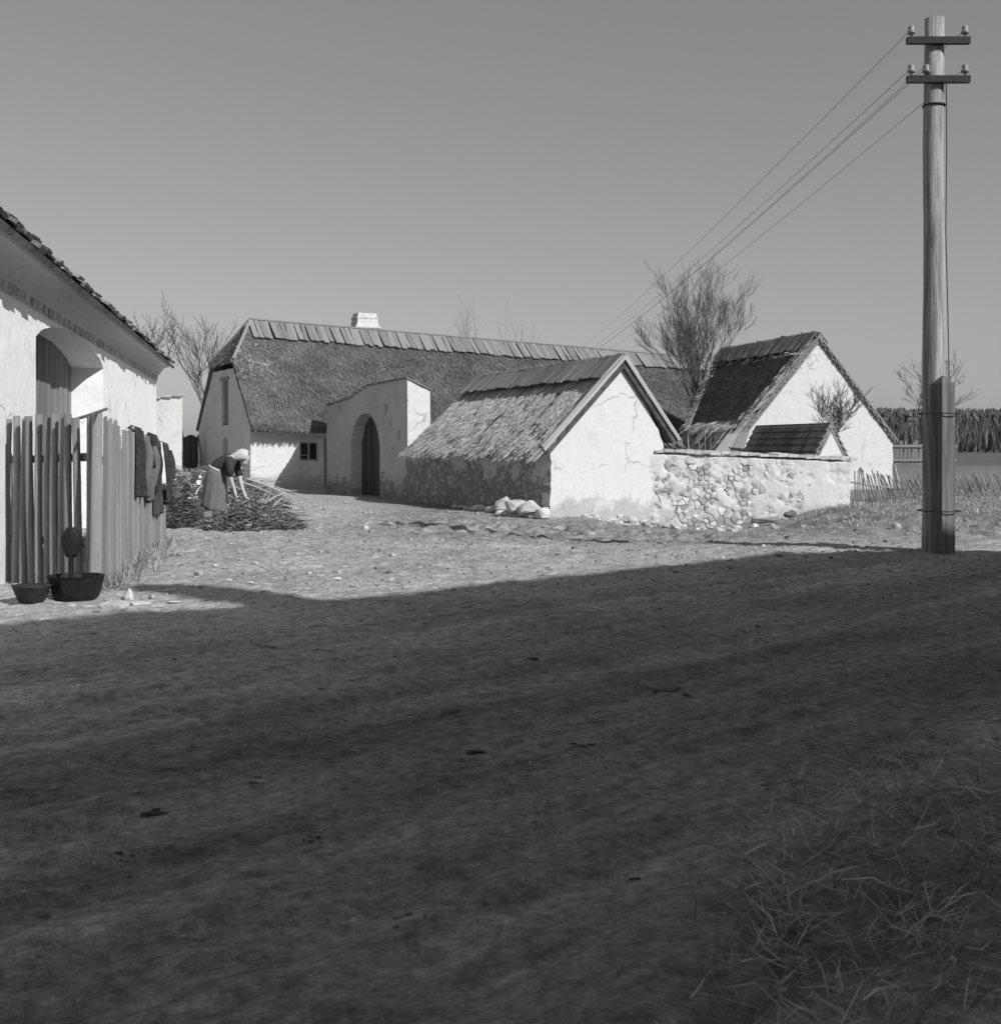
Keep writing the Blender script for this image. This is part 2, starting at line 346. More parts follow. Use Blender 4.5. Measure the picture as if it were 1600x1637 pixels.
def make_rock(seed, npts=22, flat=0.7):            # broken fieldstone: a lumpy ball cut by random planes
    r = random.Random(seed); bm = bmesh.new(); bmesh.ops.create_icosphere(bm, subdivisions=2, radius=0.56)
    pl = [(Vector((r.gauss(0, 1), r.gauss(0, 1), r.gauss(0, 1))).normalized(), r.uniform(0.30, 0.46)) for _ in range(npts)]
    for v_ in bm.verts:
        c_ = v_.co * (1 + 0.10 * noise.noise(v_.co * 2.2 + Vector((seed, 0, 0))))
        for n_, h_ in pl:
            k = c_.dot(n_)
            if k > h_: c_ = c_ - n_ * (k - h_) * .92
        v_.co = Vector((c_.x * 1.08, c_.y, c_.z * flat)) + Vector((r.uniform(-.008, .008), r.uniform(-.008, .008), r.uniform(-.008, .008)))
    bmesh.ops.recalc_face_normals(bm, faces=bm.faces)
    return bm
def rock_set(name, mat, k=9, flat=0.75, npts=9):
    out = []
    for i in range(k):
        bm = make_rock(31 * i + 5, npts, flat); me = bpy.data.meshes.new(name); bm.to_mesh(me); bm.free(); me.materials.append(mat); out.append(me)
    return out
ROCKS = rock_set('rock', STONE); WROCKS = rock_set('wall_stone', WSTONE, 8, 0.6, 9); FLATROCKS = rock_set('flat_rock', STONE, 4, 0.35)
def rock_m(loc, sx_, sy_, sz_, rz, tilt=0.0):
    return Matrix.Translation(loc) @ Matrix.Rotation(rz, 4, 'Z') @ Matrix.Rotation(tilt, 4, 'X') @ Matrix.Diagonal((sx_, sy_, sz_, 1))

# ------------------------------------------------------------------ ground
ctrl = np.array([
 (0,0,0),(-3,0,0),(3,0,0),(0,4,0),(-3,4,0),(3,4,0),(6,4,0),(-6,4,0),(0,8,0),(-4,8,0),(4,8,0),(8,8,0),(-8,8,0),(0,12,0),(-3.9,11.7,0),(4,12,0),(8,12,0),(-7,14,0),
 (3.7,16,-.02),(6,16.2,0),(9,16,.02),(0,16,-.03),(-4,16,0),(-5,18,0),(14,14,.05),(7.2,19.5,0),(8.6,22.5,-.03),(10,27,-.05),(9.3,31.9,-.14),(12,33,-.02),(8.8,29.5,-.08),(14,25,0),
 (2,21,-.2),(3.8,24,-.35),(5.4,27,-.52),(6.0,29.7,-.62),(7.2,30.4,-.5),(5.0,29.6,-.64),(1.2,28.5,-.25),(3.6,29.6,-.52),(-1,24,-.12),(-2,29,-.18),(-.6,31.2,-.22),
 (-5,21,0),(-6,26,.12),(-5,30,0),(-2.7,35.2,-.2),(-5.1,39.5,-.17),(-8.46,40.2,.02),(-6.3,38,-.1),(-9,33,.3),(-11.7,46.5,.6),(-12,38,.5),(-14,30,.3),(-8,20,.05),(-9,12,0),
 (5,36,-.3),(0,42,-.1),(7.8,39.2,-.1),(13.4,40.8,-.02),(18,40,.1),(16,50,.25),(5,55,.0),(-10,60,.6),(20,60,.5),(30,45,.3),(20,30,.05),(-25,25,.3),(-25,50,.8),(40,70,.6),(-30,75,.8),(0,75,.6),(30,20,0),(-20,0,0),(20,0,0),(0,-25,0),(-25,-25,0),(25,-25,0)], float)
def hfield(x, y):
    x = np.asarray(x, float); y = np.asarray(y, float); sh = x.shape; x = x.ravel(); y = y.ravel(); out = np.empty_like(x)
    for i in range(0, len(x), 40000):
        d2 = (x[i:i + 40000, None] - ctrl[None, :, 0]) ** 2 + (y[i:i + 40000, None] - ctrl[None, :, 1]) ** 2
        w = 1 / (d2 + 0.35) ** 1.7; out[i:i + 40000] = (w * ctrl[None, :, 2]).sum(1) / w.sum(1)
    t = np.clip((y - 140) / 480, 0, 1); out = out + 15.0 * t * t * (3 - 2 * t) * np.clip((x - 0.02 * y) / 60, 0.25, 1)
    return out.reshape(sh)
def G(x, y): return float(hfield(np.array([x]), np.array([y]))[0])
def vnoise(x, y, f, seed=0):                     # cheap value noise
    r = np.random.default_rng(seed); T = r.random((256, 256)); x = x * f; y = y * f
    xi = np.floor(x).astype(int); yi = np.floor(y).astype(int); fx = x - xi; fy = y - yi; fx = fx * fx * (3 - 2 * fx); fy = fy * fy * (3 - 2 * fy)
    a = T[xi & 255, yi & 255]; b = T[(xi + 1) & 255, yi & 255]; c = T[xi & 255, (yi + 1) & 255]; d = T[(xi + 1) & 255, (yi + 1) & 255]
    return (a + (b - a) * fx) * (1 - fy) + (c + (d - c) * fx) * fy - 0.5
def fbm(x, y, f, o=4, seed=0): return sum(vnoise(x + 17 * k, y - 9 * k, f * 2 ** k, seed + k) * 0.55 ** k for k in range(o))
def micro(x, y):
    q = (y + x) / 1.4142; r = (y - x) / 1.4142
    road = 1 - np.clip((r - 6.5) / 3, 0, 1)
    rut = fbm(q * 0.10, r, 1.5, 4, 3) * 0.05 + fbm(q * 0.3, r, 5, 2, 31) * 0.03
    churn = np.exp(-(((y - 0.05 * x - 22.5) / 3.5) ** 2)) * np.clip((x + 3.5) / 2, 0, 1) * np.clip((6 - x) / 2, 0, 1)
    clod = fbm(x, y, 4.5, 3, 8)
    near = np.clip((34 - y) / 6, 0, 1)
    bank = np.clip((x - 5.5) / 1.5, 0, 1) * np.clip((y - 17) / 2, 0, 1)
    tr = 0
    for r0_, w_ in ((1.7, .10), (3.05, .11), (4.3, .09), (5.6, .10)):
        tr = tr - .028 * np.exp(-((r - r0_ - .12 * np.sin(q * .35 + r0_) - .05 * np.sin(q * 1.3)) / w_) ** 2) * (0.6 + 1.2 * vnoise(q, r * 0 + r0_, .8, 40)) + .012 * np.exp(-((r - r0_ - .2 - .12 * np.sin(q * .35 + r0_)) / (w_ * .8)) ** 2)
    rut = rut + tr
    return near * (road * rut + (1 - road) * fbm(x, y, 0.8, 4, 5) * 0.06 + fbm(x, y, 7, 3, 6) * 0.034 + churn * (np.maximum(clod, -0.12) * 0.15) + bank * fbm(x, y, 1.5, 4, 12) * 0.22)
xs = np.concatenate([-np.geomspace(1500, 26, 14), np.arange(-25, -8, 0.35), np.arange(-8, 9, 0.055), np.arange(9, 26, 0.3), np.geomspace(26, 1500, 14)])
ys = np.concatenate([-np.geomspace(400, 6, 10), np.arange(-5, 2, 0.6), np.arange(2, 12, 0.035), np.arange(12, 24, 0.05), np.arange(24, 33, 0.09), np.arange(33, 62, 0.5), np.geomspace(62, 2500, 28)])
XX, YY = np.meshgrid(xs, ys); ZZ = hfield(XX, YY) + micro(XX, YY)
ny, nx = XX.shape; idx = np.arange(ny * nx).reshape(ny, nx)
Fg = np.stack([idx[:-1, :-1], idx[:-1, 1:], idx[1:, 1:], idx[1:, :-1]], -1).reshape(-1, 4)
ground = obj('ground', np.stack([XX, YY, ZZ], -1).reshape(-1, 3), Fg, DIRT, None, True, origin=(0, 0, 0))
ground['kind'] = 'structure'; ground['label'] = 'trodden bare earth road and farm forecourt with wheel tracks'
def GZ(x, y): return float((hfield(np.array([x]), np.array([y])) + micro(np.array([x]), np.array([y])))[0])
def on_ground(u, v):                              # pixel -> point on the ground
    d = 5.0
    dir_ = Vector(((u - CX) / FPX, 1, -(v - HY) / FPX))
    lo, hi = 2.0, 80.0
    t = lo
    while t < hi:
        p = Vector((0, 0, CAM_H)) + dir_ * t
        if p.z < G(p.x, p.y): break
        t += 0.05
    return Vector((dir_.x * t, t, GZ(dir_.x * t, t)))

# ------------------------------------------------------------------ roof helpers
def bil(c, a, b):
    E0, E1, R1, R0 = [np.array(p, float) for p in c]
    a = np.asarray(a)[..., None]; b = np.asarray(b)[..., None]
    return (E0 * (1 - a) + E1 * a) * (1 - b) + (R0 * (1 - a) + R1 * a) * b
def slope_normal(c):
    E0, E1, R1, R0 = [Vector(p) for p in c]; n_ = (E1 - E0).cross(R0 - E0).normalized()
    return n_ if n_.z > 0 else -n_
def thatch(name, parent, c, n, length, width, lift, mat, reject=None, bmin=-0.02, bmax=1.0, jit=0.12, gap=0.0, gscale=(6, 3), seed=1, sag=None, label=None, bundles=None):
    r = np.random.default_rng(seed); a = r.random(n); b = bmin + (bmax - bmin) * r.random(n)
    if reject is not None: k = ~reject(a, b); a, b = a[k], b[k]
    gn = fbm(a * gscale[0] * 4, b * gscale[1] * 4, 1.0, 3, seed)
    if gap: k = gn > -0.5 + gap; a, b, gn = a[k], b[k], gn[k]
    m_ = len(a); nv = np.array(slope_normal(c))
    p = bil(c, a, b); dn = bil(c, a, b - 0.02) - p; dn /= np.linalg.norm(dn, axis=1, keepdims=True)
    sd = np.cross(dn, nv); sd /= np.linalg.norm(sd, axis=1, keepdims=True)
    dn = dn + sd * r.normal(0, jit, (m_, 1)); dn /= np.linalg.norm(dn, axis=1, keepdims=True); sd = np.cross(dn, nv)
    L = length * r.uniform(0.6, 1.3, (m_, 1)); W = width * r.uniform(0.6, 1.4, (m_, 1)); H = lift * (r.uniform(0.3, 1.2, (m_, 1)) + np.clip(gn, -0.4, 0.6)[:, None])
    if bundles:
        hb = np.random.default_rng(seed + 99).random((bundles[0] + 2, bundles[1] * 3 + 4)); kb = np.floor(a * bundles[0]).astype(int); kr = np.floor(np.clip(b + .1, 0, 1.2) * bundles[1] + hb[kb, 0] * 2).astype(int)
        hv = hb[kb, kr + 1]; dead = (hv < bundles[2] * np.clip(1.5 - 1.6 * b, .15, 1.3)); H = lift * ((.15 + 1.2 * hv) * np.clip(1.35 - 1.2 * b, .3, 1.2))[:, None] + r.normal(0, .008, (m_, 1)); H[dead] = -.12; L = L * (.8 + .5 * hb[kb, kr + 2])[:, None]; L[dead] *= .3
    root = p - nv * 0.03 - dn * L * 0.35; tip = p + nv * H + dn * L * 0.65
    if sag is not None: tip[:, 2] -= sag
    V = np.stack([root - sd * W / 2, root + nv * W * 0.45, root + sd * W / 2, tip - sd * W * 0.3, tip + nv * W * 0.35, tip + sd * W * 0.3], 1).reshape(-1, 3)
    o = np.arange(m_)[:, None] * 6
    F = np.concatenate([o + np.array([[0, 1, 4, 3]]), o + np.array([[1, 2, 5, 4]])])
    t = obj(name, V, F, mat, parent); t['kind'] = 'stuff'
    if label: t['label'] = label
    return t
def slab(name, poly, thick, mat, parent):
    p = [Vector(q) for q in poly]; n_ = (p[1] - p[0]).cross(p[2] - p[0]).normalized()
    if n_.z < 0: n_ = -n_
    return solid(name, p, -n_ * thick, mat, parent)
def ridge_boards(parent, c, n, w, length_frac, meshes, lift=0.05, skip=None, name='ridge_board'):
    nv = slope_normal(c); r = random.Random(n)
    for i in range(n):
        a = (i + 0.5 + r.uniform(-0.12, 0.12)) / n
        if skip and skip(a): continue
        sk = r.uniform(-0.25, 0.25) / n
        lo = Vector(bil(c, a + sk, 1 - length_frac * r.uniform(0.94, 1.06))) + nv * (lift + r.uniform(0, 0.03)); hi = Vector(bil(c, a, 1.0)) + nv * lift
        hi += (hi - lo).normalized() * r.uniform(0.0, 0.05)
        piece(name, r.choice(meshes), board_m(lo, hi, w * r.uniform(0.8, 1.08), 0.03, nv + Vector((0, 0, r.uniform(-0.05, 0.05)))), parent)

# ================================================================== farmhouse (long thatched house behind the court)
C0 = Vector((-8.46, 40.5, 0)); ef = Vector((0.89, 0.456, 0)).normalized(); eg = Vector((-ef.y, ef.x, 0)); nf = Vector((ef.y, -ef.x, 0))
LEN, WID = 23.0, 7.5
house = thing('farmhouse', 'long low whitewashed farmhouse with dark thatched half-hipped roof behind the court', 'house', (C0.x, C0.y, 0))
def FH(L, t, z): return C0 + ef * L + eg * t + Vector((0, 0, z))
# front wall with door and window
win = (1.93, 2.62, 0.98, 1.62); dr = (2.80, 3.06, -0.02, 1.55)
win = (1.72, 2.42, 0.93, 1.60); dr = (2.72, 3.05, 0.0, 1.62)
poly_wall('front_wall', [(0.02, -0.6), (LEN, -0.6), (LEN, 1.85), (0.02, 2.18)], [[(win[0], win[2]), (win[1], win[2]), (win[1], win[3]), (win[0], win[3])], [(dr[0], dr[2]), (dr[1], dr[2]), (dr[1], dr[3]), (dr[0], dr[3])]],
          C0, ef, eg * 0.45, MAINW, house, 0.008)
solid('floor_inside', [FH(0.4, 0.5, -0.3), FH(LEN - .4, 0.5, -0.3), FH(LEN - .4, WID - .4, -0.3), FH(.4, WID - .4, -0.3)], (0, 0, 0.1), DOORW, house)
w = thing('window', None, None, FH(win[0], 0, win[2])); setp(w, house); w.location = FH(win[0], 0, win[2]) - ORG[house.name]
def bar(a, b, wd, th, nrm, mat, parent, name):
    V = []; bm = bmesh.new(); M4 = board_m(a, b, wd, th, nrm)
    vs = [bm.verts.new(M4 @ Vector(q)) for q in [(-.5, 0, 0), (.5, 0, 0), (.5, 0, 1), (-.5, 0, 1), (-.5, 1, 0), (.5, 1, 0), (.5, 1, 1), (-.5, 1, 1)]]
    for f in [(0, 1, 2, 3), (4, 5, 6, 7), (0, 1, 5, 4), (1, 2, 6, 5), (2, 3, 7, 6), (3, 0, 4, 7)]: bm.faces.new([vs[i] for i in f])
    return bm_obj(name, bm, mat, parent)
def window(parent, FHf, l0, l1, z0, z1, depth, nrm, frame_mat, surround=None, mull=True):
    fw = 0.06
    for (a, b) in (((l0 + fw / 2, z0), (l0 + fw / 2, z1)), ((l1 - fw / 2, z0), (l1 - fw / 2, z1)), ((l0, z0 + fw / 2), (l1, z0 + fw / 2)), ((l0, z1 - fw / 2), (l1, z1 - fw / 2))):
        ins = fw / 2 if a[1] == b[1] else 0
        bar(FHf(a[0] + ins * 2, depth, a[1]), FHf(b[0] - ins * 2, depth, b[1]), fw, 0.05, nrm, frame_mat, parent, 'frame')
    lm = (l0 + l1) / 2
    if mull: bar(FHf(lm, depth, z0 + fw), FHf(lm, depth, z1 - fw), 0.055, 0.05, nrm, frame_mat, parent, 'mullion')
    for (a, b) in (((l0 + fw), (lm - .03)), ((lm + .03), (l1 - fw))):
        obj('pane', [FHf(a, depth + 0.01, z0 + fw), FHf(b, depth + 0.01, z0 + fw), FHf(b, depth + 0.01, z1 - fw), FHf(a, depth + 0.01, z1 - fw)], [(0, 1, 2, 3)], GLASS, parent)
window(w, FH, win[0], win[1], win[2], win[3], 0.10, nf, BOARD_P)
bar(FH(win[0] + .05, 0.06, win[2] + .20), FH(win[0] + .36, 0.06, win[2] + .20), 0.03, 0.03, nf, BOARD_P, w, 'glazing_bar')
for (a, b, z) in ((win[0] - .1, win[1] + .1, win[3] + .06), (win[0] - .1, win[1] + .1, win[2] - .06)):
    bar(FH(a, -0.0, z), FH(b, -0.0, z), 0.12, 0.03, nf, MAINW, w, 'surround')
for l in (win[0] - .06, win[1] + .06):
    bar(FH(l, -0.0, win[2]), FH(l, -0.0, win[3]), 0.12, 0.028, nf, MAINW, w, 'surround')
d_ = thing('door', None, None, FH(dr[0], 0, dr[2])); setp(d_, house); d_.location = FH(dr[0], 0, dr[2]) - ORG[house.name]
for i in range(3):
    l = dr[0] + (dr[1] - dr[0]) * (i + .5) / 3
    piece('door_board', B_DOOR[i], board_m(FH(l, 0.16, dr[2]), FH(l, 0.16, dr[3]), 0.108, 0.04, nf), d_)
for l in (dr[0] - .05, dr[1] + .05): bar(FH(l, 0, dr[2]), FH(l, 0, dr[3] + .1), 0.09, 0.03, nf, BOARD, d_, 'jamb')
bar(FH(dr[0], 0, dr[3] + .05), FH(dr[1], 0, dr[3] + .05), 0.10, 0.03, nf, BOARD, d_, 'lintel')
# left gable with loft door and niche
def pent(): return [(0.02, -0.6), (WID, -0.6), (WID + .03, 2.1), (5.2, 4.22), (2.3, 4.22), (0.02, 2.18)]
lofd = (2.95, 3.85, 2.2, 3.82); nic = [(3.0, 0.75), (3.75, 0.75), (3.75, 1.55), (3.62, 1.72), (3.38, 1.78), (3.14, 1.72), (3.0, 1.55)]
gw = poly_wall('gable_wall', pent(), [[(lofd[0], lofd[2]), (lofd[1], lofd[2]), (lofd[1], lofd[3]), (lofd[0], lofd[3])], nic], C0 + ef * 0.003, eg, ef * 0.4, MAINW, house, 0.012)
for i in range(5):
    t = lofd[0] + (lofd[1] - lofd[0]) * (i + .5) / 5
    piece('loft_door_board', B_DOORH[i % 3], board_m(FH(0.14, t, lofd[2]), FH(0.14, t, lofd[3]), 0.185, 0.04, -ef), gw)
bar(FH(0.0, lofd[0] - .1, lofd[3] + .06), FH(0.0, lofd[1] + .1, lofd[3] + .06), 0.12, 0.05, -ef, BOARD, gw, 'loft_door_lintel')
solid('niche_back', [FH(0.22, 2.9, .7), FH(0.22, 3.85, .7), FH(0.22, 3.85, 1.85), FH(0.22, 2.9, 1.85)], ef * 0.05, OLDW, gw)
poly_wall('back_wall', [(0, -0.6), (LEN, -0.6), (LEN, 1.8), (0, 2.1)], [], C0 + eg * (WID - .4), ef, eg * 0.4, MAINW, house, 0)
poly_wall('end_wall', [(0, -0.6), (WID, -0.6), (WID, 2.2), (3.75, 5.2), (0, 2.2)], [], C0 + ef * (LEN - .35), eg, ef * 0.34, MAINW, house, 0)
ZE0, ZE1, ZR0, ZR1 = 2.03, 1.70, 6.07, 5.32
EV = 0.5                                          # eave overhang
def RZ(L): return ZR0 + (ZR1 - ZR0) * (L - 1.04) / 21.2
cf = (FH(-.06, -EV, ZE0), FH(LEN, -EV, ZE1), FH(LEN, 3.75, RZ(LEN)), FH(-.06, 3.75, RZ(-.06)))
cb = (FH(-.06, WID + .22, ZE0 + .1), FH(LEN, WID + .22, ZE1), FH(LEN, 3.75, RZ(LEN)), FH(-.06, 3.75, RZ(-.06)))
bh = (4.42 - ZE0) / (ZR0 - ZE0)                   # where the half hip begins
Hf = Vector(bil(cf, 0, bh)); Hb = Vector(bil(cb, 0, bh)); RD = FH(1.04, 3.75, RZ(1.04))
roof = slab('roof', [cf[0], cf[1], cf[2], RD, Hf], 0.15, THATCH_D, house)
slab('back_slope', [cb[0], cb[1], cb[2], RD, Hb], 0.12, THATCH_D, roof)
slab('half_hip', [Hf - ef * .1, RD, Hb - ef * .1], 0.12, THATCH_B, roof)
ac = 1.10 / (LEN + .06)
rej = lambda a, b: (b > bh) & (a < ac * (b - bh) / (1 - bh))
thatch('thatch', roof, cf, 60000, 0.26, 0.022, 0.03, THATCH_D, rej, 0.0, 1.0, 0.25, 0.0, seed=3, label='dark weathered straw thatch')
thatch('thatch_eave', roof, cf, 9000, 0.26, 0.026, 0.05, THATCH_D, None, -0.005, 0.05, 0.15, seed=4)
thatch('thatch_corner', roof, (cf[0], Vector(bil(cf, .06, 0)), Vector(bil(cf, .06, 1)), cf[3]), 70, 0.5, 0.02, 0.12, STRAW, lambda a, b: (b > bh) & (a * .06 < ac * (b - bh) / (1 - bh) + .002), 0.45, 0.8, 0.7, seed=5)
thatch('thatch_hip', roof, (Hf - ef * .12, Hb - ef * .12, RD + eg * .01, RD - eg * .01), 900, 0.3, 0.03, 0.03, THATCH_B, seed=6)
ridge_boards(roof, (cf[0], cf[1], cf[2], cf[3]), 118, 0.19, 0.175, B_ROOF, 0.06, lambda a: a < 0.040)
bar(FH(1.0, 3.72, RZ(1.0) + .06), FH(LEN, 3.72, RZ(LEN) + .06), 0.16, 0.05, (0, 0, 1), BOARD, roof, 'ridge_cap')
for k in (0, 2):                                 # boards along the hip edge
    a0, a1 = (Hf, RD) if k < 2 else (Hb, RD)
    piece('hip_board', B_BARGE[k % 2], board_m(a0.lerp(a1, .02) + Vector((0, 0, .06 + .02 * k)), a1 + Vector((0, 0, .07 + .02 * k)), 0.12, 0.03, (-.4, -.6, 1)), roof)
cc = FH(5.75, 4.35, 0); zc = 5.2; rings = []
for z, w_ in ((zc, .50), (6.05, .47), (6.06, .52), (6.13, .52), (6.14, .45), (6.42, .41), (6.43, .44), (6.50, .44), (6.51, .39), (6.64, .38)):
    rings.append([cc + ef * (sx_ * w_) + eg * (sy_ * w_ * .8) + Vector((0, 0, z)) for sx_, sy_ in ((-1, -1), (1, -1), (1, 1), (-1, 1))])
bm = bmesh.new(); V, F = (lambda r_: ([p for q in r_ for p in q], [(i * 4 + j, i * 4 + (j + 1) % 4, i * 4 + 4 + (j + 1) % 4, i * 4 + 4 + j) for i in range(len(r_) - 1) for j in range(4)] + [(0, 1, 2, 3), tuple(range(len(r_) * 4 - 4, len(r_) * 4))]))(rings)
vs = [bm.verts.new(p) for p in V]
for f in F: bm.faces.new([vs[i] for i in f])
bm_obj('chimney', bm, CHIM, roof)

# ================================================================== gate wall and shed (one line)
K0 = Vector((1.19, 28.5, 0)); es = Vector((-0.498, 0.867, 0)).normalized(); ew = Vector((es.y, -es.x, 0))   # ew: into the court / right
def SH(s, t, z): return K0 + es * s + ew * t + Vector((0, 0, z))
gate = thing('gateway', 'tall plastered gateway wall with arched opening and white end pier', 'gateway', SH(10.5, 0, -0.2))
arch = [(9.9, -0.3), (9.9, 1.35)] + [(11.04 - 1.14 * math.cos(t), 1.35 + 1.14 * math.sin(t)) for t in np.linspace(0.15, math.pi - 0.15, 11)] + [(12.18, 1.35), (12.18, -0.3)]
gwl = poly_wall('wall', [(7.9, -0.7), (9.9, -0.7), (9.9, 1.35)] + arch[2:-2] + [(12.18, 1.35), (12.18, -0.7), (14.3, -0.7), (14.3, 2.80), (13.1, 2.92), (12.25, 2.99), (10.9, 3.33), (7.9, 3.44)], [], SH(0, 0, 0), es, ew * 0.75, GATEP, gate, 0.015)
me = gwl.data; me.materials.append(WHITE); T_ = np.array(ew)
for v_ in me.vertices:
    wp = v_.co + ORG[gwl.name]
    tt = (wp - K0).dot(ew)
    if tt > 0.4 and wp.z > 2.6: v_.co.z -= 0.36
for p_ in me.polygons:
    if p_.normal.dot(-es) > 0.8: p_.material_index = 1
# coping tiles of the gateway
prof = [(7.86, 3.44), (10.9, 3.33), (12.25, 2.99), (14.3, 2.80)]
for (a, za), (b, zb) in zip(prof[:-1], prof[1:]):
    k = max(1, int((b - a) / 0.32))
    for i in range(k):
        s0 = a + (b - a) * i / k; s1 = a + (b - a) * (i + .96) / k; z0 = za + (zb - za) * i / k; z1 = za + (zb - za) * (i + .96) / k
        q0 = SH((s0 + s1) / 2, -0.06, (z0 + z1) / 2 + 0.02 + .03 * 0); q1 = SH((s0 + s1) / 2, 0.81, (z0 + z1) / 2 - 0.36 + .015)
        piece('coping_slab', B_ROOF[i % 5], board_m(q0, q1, (s1 - s0) * 1.02, 0.035, (0, 0, 1)), gate)
dg_ = thing('gate_door', None, None, SH(11.04, 0.38, -0.1)); setp(dg_, gate); dg_.location = SH(11.04, 0.38, -0.1) - ORG[gate.name]
for i in range(15):
    s = 9.86 + (i + .5) * 2.36 / 15; dz = max(0.0, 1.14 ** 2 - (s - 11.04) ** 2) ** .5
    piece('door_board', B_DOOR[i % 3], board_m(SH(s, 0.42 + .01 * (i % 2), -0.25), SH(s, 0.42 + .01 * (i % 2), min(2.6, 1.42 + dz)), 0.152, 0.04, -ew), dg_)
for z in (0.4, 1.5): bar(SH(9.95, .47, z), SH(12.1, .47, z), 0.12, 0.04, ew, DOORW, dg_, 'ledge')

shed = thing('thatched_shed', 'small shed with coarse straw roof, ridge boards and bright white gable', 'shed', SH(3.8, 1.8, -0.3))
solidw = poly_wall('side_wall', [(0.06, -0.9), (7.85, -0.7), (7.85, 1.42), (0.06, 1.42)], [], SH(0, 0, 0), es, ew * 0.4, OLDW, shed, 0.012)
gab = poly_wall('gable_wall', [(0.0, -1.0), (3.35, -1.2), (3.36, 1.5), (3.2, 1.85), (2.1, 3.42), (2.02, 3.42), (0.0, 1.60)], [], SH(-0.003, 0, 0), ew, es * 0.35, WHITE, shed, 0.028, 0.13)
poly_wall('far_wall', [(0.42, -0.7), (3.3, -0.9), (3.3, 1.6), (2.06, 3.2), (0.42, 1.7)], [], SH(7.3, 0, 0), ew, es * 0.3, OLDW, shed, 0)
poly_wall('court_wall', [(0.36, -1.0), (7.25, -0.9), (7.25, 1.5), (0.36, 1.5)], [], SH(0, 3.0, 0), es, ew * 0.3, OLDW, shed, 0)
cs = (SH(-.12, -0.24, 1.38), SH(7.30, -0.24, 1.42), SH(7.3, 2.06, 3.48), SH(-.12, 2.06, 3.62))
cr = (SH(-.12, 3.72, 1.62), SH(7.3, 3.72, 1.55), SH(7.3, 2.06, 3.48), SH(-.12, 2.06, 3.62))
def down(c, k): return tuple(Vector(p) - slope_normal(c) * k for p in c)
sroof = slab('roof', list(down(cs, .06)), 0.14, STRAW_BASE, shed)
slab('court_slope', list(down(cr, .05)), 0.12, STRAW_BASE, sroof)
thatch('thatch', sroof, down(cs, .05), 26000, 0.62, 0.017, 0.085, STRAW, None, 0.0, 0.86, 0.03, 0.05, (7, 2.2), seed=11, bundles=(120, 7, .42), label='coarse pale straw thatch with dark gaps')
thatch('thatch_under', sroof, down(cs, .06), 9000, 0.5, 0.022, 0.02, STRAW_BASE, None, 0.0, 0.98, 0.15, seed=12)
thatch('thatch_eave', sroof, down(cs, .06), 5200, 0.45, 0.018, 0.05, STRAW, None, -0.04, 0.08, 0.12, 0.1, (20, 1), seed=13)
thatch('thatch_court', sroof, down(cr, .03), 3500, 0.5, 0.04, 0.05, STRAW, None, 0.0, 1.0, 0.15, seed=14)
ridge_boards(sroof, cs, 34, 0.24, 0.26, B_ROOF, 0.07)
ridge_boards(sroof, cr, 34, 0.24, 0.22, B_ROOF, 0.06)
for c in (cs, cr):
    nv = slope_normal(c); a = Vector(c[0]) - es * .03; b = Vector(c[3]) - es * .03
    piece('barge_board', B_BARGE[0], board_m(a + nv * .0 - (b - a).normalized() * .05, b + nv * .0 + (b - a).normalized() * .04, 0.085, 0.028, -es), sroof)
    piece('barge_board', B_BARGE[1], board_m(a + es * .06 + nv * .05, b + es * .06 + nv * .055, 0.11, 0.025, nv), sroof)
# stones laid bare at the foot of the gable
for i in range(30):
    t = rnd(0.9, 3.3); x = SH(-0.02, t, 0); z = G(x.x, x.y) + rnd(-0.03, 0.22) * (0.4 + t / 4)
    piece('stone', random.choice(WROCKS), rock_m((x.x, x.y, z), rnd(.16, .34), rnd(.12, .16), rnd(.18, .32), math.atan2(ew.y, ew.x) + rnd(-.2, .2), rnd(-.3, .3)), shed)

# ================================================================== stone court wall
W0 = Vector((3.95, 30.05, 0)); W1 = Vector((9.3, 31.8, 0)); WL = (W1 - W0).length; ewl = (W1 - W0).normalized(); nwl = Vector((ewl.y, -ewl.x, 0))
cw = thing('court_wall', 'low rubble stone wall running from the white gable to the tiled sty', 'wall', (6.6, 30.9, -0.6))
def CW(s, o, z): return W0 + ewl * s + nwl * o + Vector((0, 0, z))
base = poly_wall('mortar_core', [(-0.3, -1.2), (WL, -0.7), (WL, 1.03), (WL * .5, 1.13), (-0.3, 1.25)], [], W0 - nwl * .07, ewl, -nwl * 0.42, STONEWALL, cw, 0.0, 0.2)
gs, gz = np.meshgrid(np.linspace(-.25, WL + .01, 200), np.linspace(0, 1, 70)); ztop_ = 1.25 - .22 * gs / WL; gz = -1.0 + (ztop_ + 1.0) * gz
rel = -.017 + .085 * fbm(gs, gz, 3.2, 4, 61) + .05 * fbm(gs, gz, 0.9, 2, 62) + np.clip((gs - 3.1) / 1.1, 0, 1) * .035 + np.clip((.25 - gs) / .4, 0, 1) * np.clip((gz - .4) / .4, 0, 1) * .03   # lime mortar smeared over the stones
rel = np.clip(rel, -.065, .024 + .008 * fbm(gs, gz, 2.0, 3, 63)); rel[:, -1] = -.06; rel[-1, :] = -.06
O_ = np.array(W0); VV = O_ + gs[..., None] * np.array(ewl) + rel[..., None] * np.array(nwl); VV[..., 2] = gz
ii = np.arange(gs.size).reshape(gs.shape)
obj('mortar', VV.reshape(-1, 3), np.stack([ii[:-1, :-1], ii[:-1, 1:], ii[1:, 1:], ii[1:, :-1]], -1).reshape(-1, 4), STONEWALL, cw, True)
